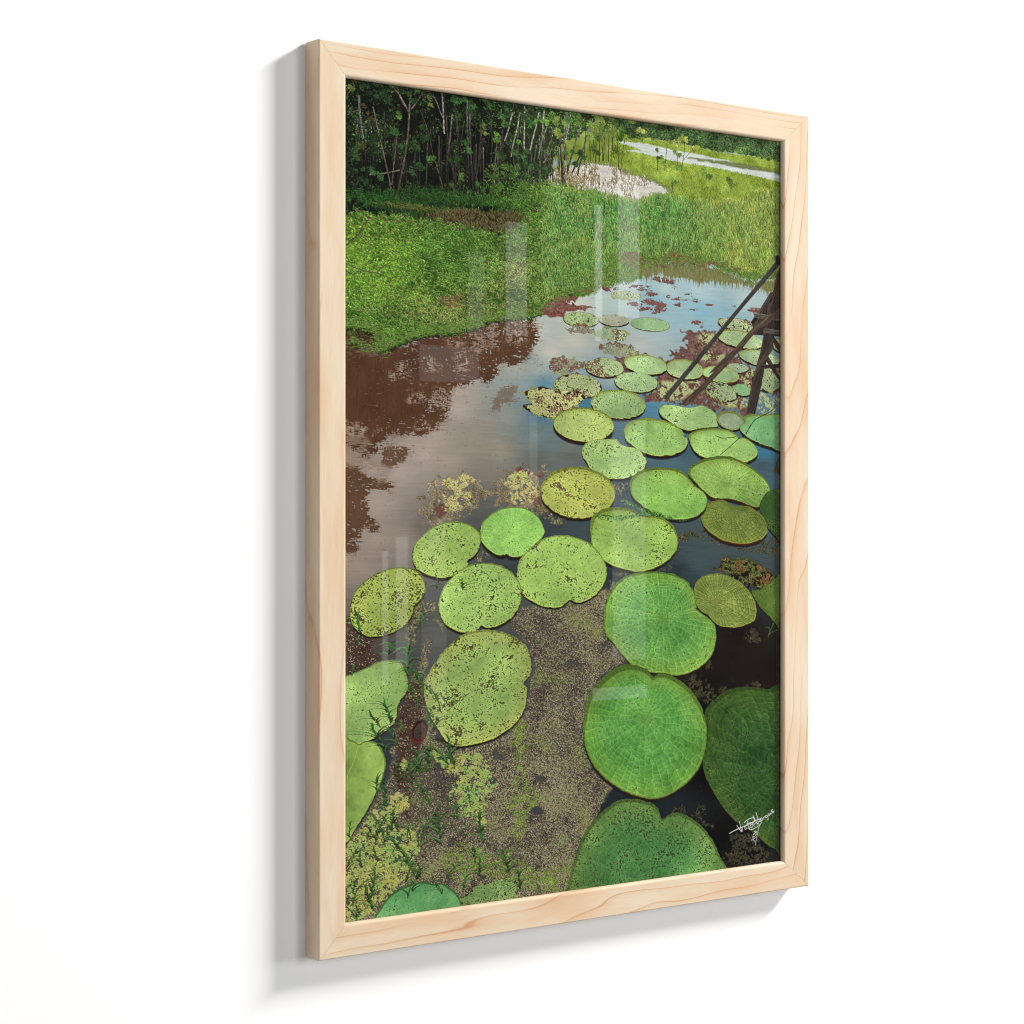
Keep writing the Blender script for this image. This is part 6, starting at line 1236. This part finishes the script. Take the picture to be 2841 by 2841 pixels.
    w = (1 + 0.07 * N8[y.astype(int), x.astype(int)])[:, None]
    blades(x, y, r.uniform(16, 44, n) * (0.72 + 0.3 * (X > 300)) * (1 - 0.5 * np.clip(top, 0, 1)), r.normal(0, 5, n), 1.6, jit(c0 * w, n, 0.25, r), jit(c1 * w * 1.10, n, 0.24, r), 0.12, 40)
    x, y = pick(sl, a, 2200, r)
    n = len(x)
    blades(x, y - 6, r.uniform(12, 28, n), r.normal(0, 6, n), 1.1, (128, 156, 78), pal([(188, 192, 124), (172, 184, 106)], n, r), 0.7)
    # twigs that lie on the bank
    for p, w0, w1, c0, c1 in TRUNKS[half - 5:]:
        stroke(p, w0, w1, c0, c1, 0.12)
    # mirrored grass and red-brown mats on the sky-blue water
    sl, a = region(REGION['grass_reflect'], 1, 7, NV, N4)
    put(sl, a * 0.86, np.array((116, 116, 62)) + (NV[sl] * 9 + N4[sl] * 4)[..., None])
    x, y = pick(sl, a, 700, r)
    n = len(x)
    blades(x, y, -r.uniform(10, 34, n), r.normal(0, 3, n), 1.3, (112, 112, 56), (150, 156, 104), 0.0)
    s2, a2 = region(REGION['mud_b'], 1, 5)
    put(s2, a2 * 0.9, np.array((124, 78, 62)) + (N4[s2] * 7)[..., None])
    x, y = pick(s2, a2, 260, r); n = len(x)
    blades(x, y, r.uniform(6, 20, n), r.normal(0, 8, n), 1.6, (70, 104, 40), (140, 166, 78), 0.6)
    for p in REGION['mats']:
        s2, a2 = region(p, 0, 4, NH, N2)
        if s2 is not None:
            put(s2, a2 * sstep(N1[s2] + N4[s2], -2.9, -1.6), np.array((124, 86, 78)) + (N2[s2] * 9)[..., None])
    s2, a2 = region(REGION['mud_c'], 1, 6)
    put(s2, a2 * 0.9 * sstep(N4[s2], -1.8, -0.8), np.array((126, 84, 74)) + (N2[s2] * 12)[..., None])
    # broken edge of grass standing in the shallow water
    for (x0, y0), (x1, y1) in zip(MISC['shallow'][::2], MISC['shallow'][1::2]):
        n = int(5 * (x1 - x0))
        f = r.random(n)
        x = x0 + (x1 - x0) * f; y = y0 + (y1 - y0) * f + r.normal(0, 4, n)
        blades(x * KX, y * KY, r.uniform(8, 22, n), r.normal(0, 9, n), 1.6, pal([(60, 96, 36), (78, 110, 44)], n, r), pal([(132, 168, 76), (112, 156, 64), (152, 172, 88)], n, r), 0.6)

    # ---- floating mats on the pool
    sl, a = region(REGION['azolla'], 1, 8)
    put(sl, a * sstep(N8[sl], -2.4, -1.5), np.array((112, 82, 72)) + (N2[sl] * 9 + N8[sl] * 6 + NHB[sl] * 3)[..., None])
    for p in REGION['azolla_pale']:
        s2, a2 = region(p, 4, 8)
        k = a2 * sstep(N2[s2] * 0.7 + N8[s2] * 0.9 + N4[s2] * 0.5, -0.5, 0.3)
        put(s2, k, np.array((166, 178, 122)) + (N1[s2] * 12)[..., None])
    sl, a = region(REGION['duck_a'], 1, 10)
    put(sl, a * sstep(0.8 * N1[sl] + N4[sl] + 0.7 * N8[sl], -1.2, -0.3), np.array((128, 116, 86)) + (N0[sl] * 20 + N8[sl] * 10)[..., None])
    put(sl, a * sstep(N20[sl], 0.7, 1.1), np.array((112, 76, 68)) + (N2[sl] * 6)[..., None])
    for p in REGION['duck_pale']:
        s2, a2 = region(p, 2, 8)
        put(s2, a2 * sstep(0.8 * N1[s2] + 0.6 * N4[s2] + 0.5 * N8[s2], -0.6, 0.0), np.array((190, 184, 116)) + (N0[s2] * 18)[..., None] + N8[s2][..., None] * np.array((-4, 4, -6)))
    # ---- duckweed carpet in front
    for key in ('weed_bl', 'carpet'):
        sl, a = region(REGION[key], 2, 6)
        bleft = key == 'weed_bl'
        a = a * sstep(N20[sl] * 0.8 + N8[sl] * 0.5, -2.6 if not bleft else -2.0, -1.5 if not bleft else -1.1)
        put(sl, a * 0.95, np.array((76, 67, 60)) + (N8[sl] * 5 + N20[sl] * 3)[..., None])
        dens = 0.22 + 0.22 * N60[sl] + 0.22 * N20[sl] + (0.1 if not bleft else -0.15)
        d = sstep(N0[sl] + 0.35 * N1[sl] + dens, 0.35, 0.8)
        yy = (np.arange(sl[0].start, sl[0].stop) / KY)[:, None]; xx = (np.arange(sl[1].start, sl[1].stop) / KX)[None, :]
        sp = np.array((160, 154, 116)) + (N1B[sl] * 12)[..., None]
        put(sl, a * d * 0.92, sp)
        gsp = sstep(N1B[sl] + 0.9 * N20[sl], 1.5, 2.0) * (1 if bleft else 0.7)
        put(sl, a * gsp * 0.8, np.array((116, 146, 52)) + (N1[sl] * 12)[..., None])
    for p in REGION['brown_bl']:
        s2, a2 = region(p, 4, 8)
        put(s2, a2 * 0.85, np.array((72, 50, 42)) + (N4[s2] * 4)[..., None])
        put(s2, a2 * sstep(N1[s2], 1.2, 1.6), (168, 158, 120))
    for p in REGION['carpet_green']:
        s2, a2 = region(p, 5, 8)
        k = a2 * sstep(N2[s2] + N4[s2] * 0.6 + N8[s2] * 0.5, -0.1, 0.4)
        put(s2, k * 0.85, np.array((112, 140, 46)) + (N1[s2] * 18 + N8[s2] * 6)[..., None])
    for p in REGION['weed_pale']:
        s2, a2 = region(p, 1, 8)
        k = a2 * sstep(N1[s2] * 0.8 + N4[s2] * 0.8 + N8[s2] * 0.3, -0.7, -0.2)
        put(s2, k, np.array((158, 172, 86)) + (N1[s2] * 10)[..., None] + N20[s2][..., None] * np.array((10, 0, 0)))
        put(s2, k * sstep(N8[s2] - N20[s2] * 0.5, 1.7, 2.2) * 0.7, (196, 176, 112))
    # dark open water, lower right, and its weed
    for k in ('dark_br', 'dark_br2'):
        s2, a2 = region(REGION[k], 3, 4)
        put(s2, a2 * 0.7, water[s2])
        put(s2, a2 * sstep(N1[s2], 2.6, 3.0) * 0.5, (110, 96, 62))
    for p in REGION['patches']:
        s2, a2 = region(p, 2, 9)
        if s2 is None:
            continue
        lum = 0.55 + 0.45 * sstep(-(s2[1].start / KX + s2[0].start / KY * 0.55), -760, -520)
        k = a2 * sstep(N4[s2] + 0.5 * N2[s2] + 0.4 * N8[s2], -0.8, -0.2)
        put(s2, k * 0.9, (np.array((112, 108, 70)) + (N1[s2] * 24 + N2[s2] * 8)[..., None]) * lum)
    s2, a2 = region(REGION['orange'], 3, 8)
    put(s2, a2 * 0.9, np.array((38, 30, 20)) + (N4[s2] * 8)[..., None])
    put(s2, a2 * sstep(N4[s2] + 0.6 * N1[s2], -0.1, 0.3), np.array((90, 98, 44)) + (N0[s2] * 18)[..., None])
    put(s2, a2 * sstep(N8[s2] + 0.6 * N2[s2] - 0.3 * N4[s2], 0.9, 1.3), np.array((118, 82, 44)) + (N1[s2] * 14)[..., None])

    # ---- lily pads
    for i, d in enumerate(PADS):
        pad(d, i)
    # ---- timber of the landing stage
    for p, c in TIMBER:
        P = px(p)
        c = (np.array(c, float) * 0.72 + 0.28 * np.mean(c)) * 0.84
        sl, m = fill(P, 2)
        if sl is None:
            continue
        q = P - P.mean(0)
        ev, vec = np.linalg.eigh(q.T @ q)
        ax = vec[:, 1]
        yy, xx = np.mgrid[sl[0], sl[1]]
        across = (xx - P[:, 0].mean()) * -ax[1] + (yy - P[:, 1].mean()) * ax[0]
        along = (xx - P[:, 0].mean()) * ax[0] + (yy - P[:, 1].mean()) * ax[1]
        rr = np.random.default_rng(int(P[0, 0]))
        tex = rr.standard_normal((160, 400)).astype(np.float32)
        tex = blur(tex, 14, 0) + 0.3 * blur(tex, 5, 1)
        tex /= tex.std()
        g = tex[(across * 1.1 + 80).astype(int) % 160, (along * 0.7 + N8[sl] * 3 + 200).astype(int) % 400]
        sh = np.clip(g, -2, 2) * 0.20
        lit = np.where(across * np.sign(ax[0]) < np.percentile(across[m] * np.sign(ax[0]), 25) if m.any() else False, 0.22, 0.0)
        put(sl, m.astype(np.float32), np.clip(np.array(c, float) * (1 + sh + lit)[..., None], 0, 255))
    # fine dead twigs over the pads by the posts
    for p in (MISC['twig1'], MISC['twig2'], MISC['twig3'], MISC['twig4']):
        stroke(p, 0.7, 0.6, (54, 46, 34), (60, 50, 38))
    # ---- sprigs of grass that stand in the shallows
    extra = []
    sl, m = fill(smooth(px(REGION['weed_bl'])))
    qx, qy = pick(sl, m, 46, r)
    for a0, b0 in zip(qx / KX, qy / KY):
        extra.append(((a0, b0), r.uniform(14, 30), int(r.integers(3, 6)), r.uniform(0.7, 1.4), 1))
    for (mx, my), h, n, spread, stem in sorted(extra + SPRIGS, key=lambda q: q[0][1]):
        x, y = mx * KX, my * KY
        hp = h * KY
        dark = 0.92 if my > 600 else 1.0
        tilt = r.normal(0, 0.28) * h
        tall = h > 12
        if tall:
            stroke([(mx, my), (mx + tilt * 0.3, my - h * 0.33), (mx + tilt, my - h * 0.66)], 1.0, 0.7, (116, 82, 60), (90, 120, 54))
        sgn = 1 if r.random() < 0.5 else -1
        for j in range(n):
            s = sgn * (-1 if j % 2 else 1)
            f = (j + 0.5) / n
            b0 = (x + tilt * KX * f * tall + r.normal(0, 1.0), y - hp * 0.66 * f * tall)
            ln = hp * r.uniform(0.26, 0.52) * (1.2 if j == n - 1 else 1)
            lean = s * (0.5 + spread) * r.uniform(0.35, 1.0) * ln * (0.3 if j == n - 1 else 1) + tilt * KX * 0.5
            br = r.uniform(0.72, 1.15)
            g0 = np.array((46, 106, 40.)) * dark * br; g1 = np.array((112, 182, 88.)) * dark * br
            wd = np.clip(hp * r.uniform(0.050, 0.080), 2.0, 8.0)
            dr = r.uniform(0.25, 0.75) + 0.35 * (r.random() < 0.5)
            # a dim ghost of the blade on the wet weed below
            blades(np.array([b0[0] + 3]), np.array([b0[1] + 7]), ln * 0.9, lean, wd, (C[int(min(max(b0[1], 0), SY - 1)), int(min(max(b0[0], 0), SX - 1))] * 0.55)[None], (C[int(min(max(b0[1], 0), SY - 1)), int(min(max(b0[0], 0), SX - 1))] * 0.6)[None], dr, K=int(max(30, 2.4 * (ln + abs(lean))))) if tall and r.random() < 0.4 else None
            blades(np.array([b0[0]]), np.array([b0[1]]), ln, lean, wd, g0[None], g1[None], dr, K=int(max(30, 2.4 * (ln + abs(lean)))))
    # a trailing water plant over one pad
    e = np.array(MISC['trailing'], float)
    for seg in (e[:6], e[6:]):
        t = r.random(240) * 5; i = np.minimum(t.astype(int), 4)
        q = seg[i] + (seg[i + 1] - seg[i]) * (t - i)[:, None]
        leaves(q[:, 0] * KX + r.normal(0, 5, 240), q[:, 1] * KY + r.normal(0, 5, 240), r.uniform(1.6, 3.4, 240), pal([(62, 124, 52), (92, 150, 70), (40, 84, 38), (110, 150, 84)], 240, r), r, 0.7)
    # red curled leaf among the weed
    cx0, cy0 = RED
    t = np.linspace(0, 6.283, 400)
    rr = 1 + 0.07 * np.sin(2 * t + 1) + 0.05 * np.sin(7 * t) + 0.03 * np.sin(19 * t)
    X = (cx0 + 7.6 * rr * np.cos(t) + 2.4 * np.sin(t)) * KX; Y = (cy0 + 9.0 * rr * np.sin(t) - 5.0 * np.cos(t)) * KY
    P = np.stack([X, Y], 1)
    sl, m = fill(P, 3)
    put(sl, m * 0.8, np.array((62, 52, 48)) + (N2[sl] * 4)[..., None])
    for o in np.linspace(-6, 3.5, 26):
        q = P.mean(0) + (P - P.mean(0)) * (1 - o * 0.035)
        cc = np.array((104, 44, 34.)) * (1 + 0.14 * np.sin(t * 40 + o))[:, None] * (0.75 + 0.3 * np.sin(t + o * 0.3))[:, None]
        splat(q[:, 0], q[:, 1], cc); splat(q[:, 0] + 1, q[:, 1], cc)
    out = np.clip(C, 0, 255)
    out = out.reshape(NY, 2, NX, 2, 3).mean((1, 3)) / 255.0
    soft = np.stack([blur(out[..., k], 1, None, 1) for k in range(3)], 2)      # printed slightly crisp, as photo labs do
    wide = np.stack([blur(out[..., k], 9, None, 2) for k in range(3)], 2)
    out = np.clip(out + 0.60 * (out - soft) + 0.08 * (out - wide), 0, 1)
    grey = out.mean(2, keepdims=True)
    return np.clip(grey + (out - grey) * 0.92, 0, 1) * np.array((1.0, 0.985, 0.985))

def pad(d, i):
    r = np.random.default_rng(1000 + i)
    P = smooth(px(d['o']), 5)
    face = np.array(d['face'], float); edge = np.array(d.get('edge', d['face']), float)
    ds = 0.18 if P[:, 1].mean() / KY < 400 else 0.08
    face = (face + ds * (face.mean() - face)) * 1.04; edge = (edge + ds * (edge.mean() - edge)) * 1.04
    rim = np.array(d['rim'], float); style = d.get('style', 0)
    bx = (P[:, 0].min() + P[:, 0].max()) / 2; by = (P[:, 1].min() + P[:, 1].max()) / 2
    RX = (P[:, 0].max() - P[:, 0].min()) / 2; RY = (P[:, 1].max() - P[:, 1].min()) / 2
    cx, cy = (d['ctr'][0] * KX, d['ctr'][1] * KY) if d.get('ctr') else (bx, by)
    rough = d.get('rough', 0)
    # dark water edge and the underside of the lip below the pad
    sh = d['shadow'] * KY * 1.2
    if sh > 0.5:
        lip = np.array(d.get('lip', (66, 40, 26)), float) * (0.75 if face.sum() < 260 else 1)
        for f, c, al in ((1.0, (26, 26, 24), 0.75), (0.62, lip * 0.6, 0.85), (0.32, lip, 0.95)):
            Q = P.copy(); Q[:, 1] += sh * f; Q[:, 0] = cx + (Q[:, 0] - cx) * (1.0 - 0.004 * f)
            sl, m = fill(Q, 3)
            if sl is not None:
                put(sl, blur(m, 1) * al, c)
    sl, m = fill(P, 4 + int(rough * 2))
    if sl is None:
        return
    m = warp(sl, m, rough if rough else 1.3)
    a = m.astype(np.float32)
    yy, xx = np.mgrid[sl[0], sl[1]].astype(np.float32)
    # polar position: rho is 1 on the outline
    pa = np.arctan2(P[:, 1] - cy, P[:, 0] - cx); pr = np.hypot(P[:, 0] - cx, P[:, 1] - cy)
    o = np.argsort(pa); pa, pr = pa[o], pr[o]
    phi = np.arctan2(yy - cy, xx - cx); rad = np.hypot(xx - cx, yy - cy)
    rb = np.interp(phi, np.concatenate([pa - 6.28319, pa, pa + 6.28319]), np.tile(pr, 3))
    rho = rad / np.maximum(rb, 1)
    upw = np.clip((by - yy) / RY, -1, 1)
    e = sstep(rho, 0.55, 1.0)[..., None]
    c = face * (1 - e) + edge * e
    c = c + (N20[sl] * 3 + N60[sl] * 4 + N8[sl] * 2 + N2[sl] * 1.5)[..., None] * np.array([1.2, 1.0, 0.7])
    big = RX > 60
    c = c * (1 + 0.02 * N20[sl] + 0.025 * N60[sl] + 0.02 * N4[sl] + 0.06 * np.clip((bx - xx) / RX, -1, 1) * r.uniform(-1, 1) + 0.05 * np.clip((by - yy) / RY, -1, 1) * r.uniform(-0.4, 1))[..., None]
    wet = sstep(N20[sl] * 0.7 + np.roll(N60, 137 * (i + 1), 1)[sl] * 0.8, 1.0, 1.8)[..., None] * 0.09
    c = c * (1 - wet) + np.array((150, 160, 78.)) * (face.mean() / 140) * wet
    v = d.get('vein', 0)
    if v:
        R0 = (RX + RY) / 2
        rr = rho + 0.012 * N20[sl]
        ang = phi / 6.28319 + 0.5
        nk = np.where(rr < 0.22, 12, np.where(rr < 0.5, 24, 48)) if R0 > 70 else np.where(rr < 0.4, 14, 28)
        aa = ang * nk + 0.10 * N8[sl]
        ci = np.floor(aa).astype(int)
        fa = aa - ci
        hs = np.modf(np.abs(np.sin(ci * 12.9898 + nk * 3.1) * 43758.5453))[0]
        nb = 15 if R0 > 110 else 10
        bb = np.maximum(rr, 0) ** 1.15 * nb + hs + 0.18 * N8[sl]
        kb = np.floor(bb); fb = bb - kb
        da = np.minimum(fa, 1 - fa) / nk * 6.28319 * rad
        db = np.minimum(fb, 1 - fb) / nb * rb
        wv = 1.15 if R0 > 90 else 0.9
        la = np.exp(-(da / wv) ** 2); lb = np.exp(-(db / wv) ** 2) * 0.7
        li = np.maximum(la, lb) * sstep(rr, 0.02, 0.10)
        hh = np.modf(np.abs(np.sin(ci * 7.13 + kb * 31.7) * 9631.3))[0]
        q = (-(fb - 0.5) * 20 * np.sign(yy - cy + 1e-3) + (fa - 0.5) * 14 + (hh - 0.5) * 14)
        c = c + v * (li[..., None] * (np.array((-22, -20, -10.)) if (v > 1.2 and face.mean() > 80) else np.array((34, 30, 20.))) * (face.mean() / 110)) + (v * q * face.mean() / 110)[..., None] * np.array((0.9, 1, 0.7))
        ctrspot = np.exp(-(rad / (R0 * 0.12)) ** 2)[..., None] * v
        c = c * (1 - 0.35 * ctrspot) + rim * 0.35 * ctrspot
    if d.get('seam'):
        sx, sy = d['seam'][0] * KX, d['seam'][1] * KY
        L = math.hypot(sx - cx, sy - cy)
        ux, uy = (sx - cx) / L, (sy - cy) / L
        al = (xx - cx) * ux + (yy - cy) * uy; ac = np.abs((xx - cx) * -uy + (yy - cy) * ux + 2 * np.sin(al / 14))
        ln = np.exp(-(ac / 1.6) ** 2) * (al > 0) * (al < L * 1.02)
        c = c * (1 - 0.5 * ln[..., None]) + (face * 1.05 + np.array((30, 14, 10))) * 0.5 * ln[..., None]
    # far lip folded up and seen from inside, light spilling under it
    th = 0.018 + (0.085 if style == 1 else 0.02) * np.clip(upw, 0, 1) ** 0.8
    if style == 3:
        th = 0.10 + 0.24 * np.clip(upw + 0.2, 0, 1)
    if style == 1:
        g = (sstep(rho, 0.62, 0.95) * np.clip(upw + 0.15, 0, 1))[..., None]
        c = c * (1 - 0.42 * g) + (rim * 0.45 + np.array((96, 104, 40.)) * 0.75) * 0.42 * g
    k = sstep(rho, 1 - th - 0.012, 1 - th + 0.006)[..., None]
    tick = 1 + 0.10 * np.sin(phi * (90 if big else 40)) + 0.05 * N1[sl]
    lipc = rim * tick[..., None] * (1.0 - 0.20 * np.clip(upw, 0, 1))[..., None]
    c = c * (1 - 0.75 * k) + lipc * 0.75 * k
    # pale thread along the near edge
    nearb = sstep(rho, 0.955, 0.98) * (rho < 0.995) * np.clip(-upw * 1.3, 0, 1)
    c = c + nearb[..., None] * np.array((26, 22, 12.)) * (face.mean() / 120)
    # bits of weed and holes
    dn = d['spk']
    if dn:
        q = (N1[sl] * 0.85 + N2[sl] * 0.55 if RX > 120 else N0[sl] * 0.55 + N1[sl] * 0.85) + 0.35 * N20[sl] + 0.15 * N8[sl]
        thr = np.interp(dn, [0, 0.05, 0.1, 0.2, 0.3, 0.45], [4.0, 2.2, 1.8, 1.35, 1.0, 0.65])
        s = sstep(q, thr, thr + 0.25) * (rho < 0.985)
        dark = np.array((58, 66, 40.)) * (0.55 + 0.45 * min(1, face.mean() / 120))
        c = c * (1 - 0.88 * s[..., None]) + dark * 0.88 * s[..., None]
    bw = d.get('brown', 0)
    if bw:
        q = N20[sl] * 0.8 + N8[sl] * 0.6 + 0.25 * upw * (bw > 0.3) + 0.3 * (rho - 0.6)
        thr = np.interp(bw, [0.04, 0.1, 0.25, 0.5, 0.9], [2.3, 1.9, 1.3, 0.6, -0.1])
        s = sstep(q, thr, thr + 0.2) * sstep(N1[sl] + 0.5 * N2[sl], -1.1, -0.3)
        bc = np.array((118, 82, 72.)) if by / KY < 420 else np.array((84, 72, 46.))
        c = c * (1 - 0.85 * s[..., None]) + (bc + N2[sl][..., None] * 7) * 0.85 * s[..., None]
    if rough:
        a = a * sstep(N2[sl] + 0.5 * N4[sl], -2.3 + 0.06 * rough, -1.7 + 0.06 * rough)
    put(sl, a, np.clip(c, 0, 255))
#PAINT>
ink = paint()
lin = np.where(ink <= 0.04045, ink / 12.92, ((ink + 0.055) / 1.055) ** 2.4) * INK_GAIN

def print_sheet():
    me = bpy.data.meshes.new('print')
    xs = -0.345 * FH + (np.arange(NX) + 0.5) * CW / NX / 1000
    zs = 0.966 * FH - (np.arange(NY) + 0.5) * CH / NY / 1000
    XX, ZZ = np.meshgrid(xs, zs)
    co = np.stack([XX, np.full_like(XX, -FT + RECESS), ZZ], 2).reshape(-1, 3).astype(np.float32)
    me.vertices.add(NX * NY)
    me.vertices.foreach_set('co', co.ravel())
    i = (np.arange(NY - 1)[:, None] * NX + np.arange(NX - 1)[None, :]).ravel()
    q = np.stack([i, i + NX, i + NX + 1, i + 1], 1).astype(np.int32)
    n = len(q)
    me.loops.add(n * 4)
    me.loops.foreach_set('vertex_index', q.ravel())
    me.polygons.add(n)
    me.polygons.foreach_set('loop_start', np.arange(0, n * 4, 4, dtype=np.int32))
    me.polygons.foreach_set('loop_total', np.full(n, 4, np.int32))
    me.update(calc_edges=True)
    at = me.color_attributes.new('ink', 'FLOAT_COLOR', 'POINT')
    rgba = np.ones((NX * NY, 4), np.float32)
    rgba[:, :3] = lin.reshape(-1, 3)
    at.data.foreach_set('color', rgba.ravel())
    me.materials.append(print_material())
    o = bpy.data.objects.new('print', me)
    col.objects.link(o)
    o.parent = root
    o['label'] = 'photograph of giant lily pads on brown and blue water below a wooded bank'
    return o

sheet = print_sheet()

# handwritten name and year in the lower right corner, laid on the print
def signature():
    verts, faces = [], []
    for k, st in enumerate(STROKES):
        p = np.asarray(st, float)
        if len(p) > 2 and k < 18:
            q = []
            for i in range(len(p) - 1):
                a, b, c, d = p[max(i - 1, 0)], p[i], p[i + 1], p[min(i + 2, len(p) - 1)]
                for t in np.arange(4) / 4:
                    q.append(0.5 * (2 * b + (c - a) * t + (2 * a - 5 * b + 4 * c - d) * t * t + (3 * b - a - 3 * c + d) * t ** 3))
            p = np.array(q + [p[-1]])
        w = 0.27 if k >= 18 else (0.44 if k in (0, 9, 10, 17) else 0.33)
        g = np.gradient(p, axis=0)
        g /= (np.hypot(g[:, 0], g[:, 1]) + 1e-9)[:, None]
        nrm = np.stack([-g[:, 1], g[:, 0]], 1) * w
        b0 = len(verts)
        for i in range(len(p)):
            for s in (-1, 1):
                m = p[i] + nrm[i] * s
                verts.append((-0.345 * FH + m[0] / 1000, -FT + RECESS - 0.00012 - 0.000004 * k, 0.966 * FH - m[1] / 1000))
        for i in range(len(p) - 1):
            faces.append((b0 + 2 * i, b0 + 2 * i + 1, b0 + 2 * i + 3, b0 + 2 * i + 2))
    o = mesh_obj('signature', verts, faces, plain_material('white_ink', (0.78, 0.78, 0.78, 1), 0.6), sheet)
    o['label'] = 'white handwritten signature and the year 2026'
    return o

signature()
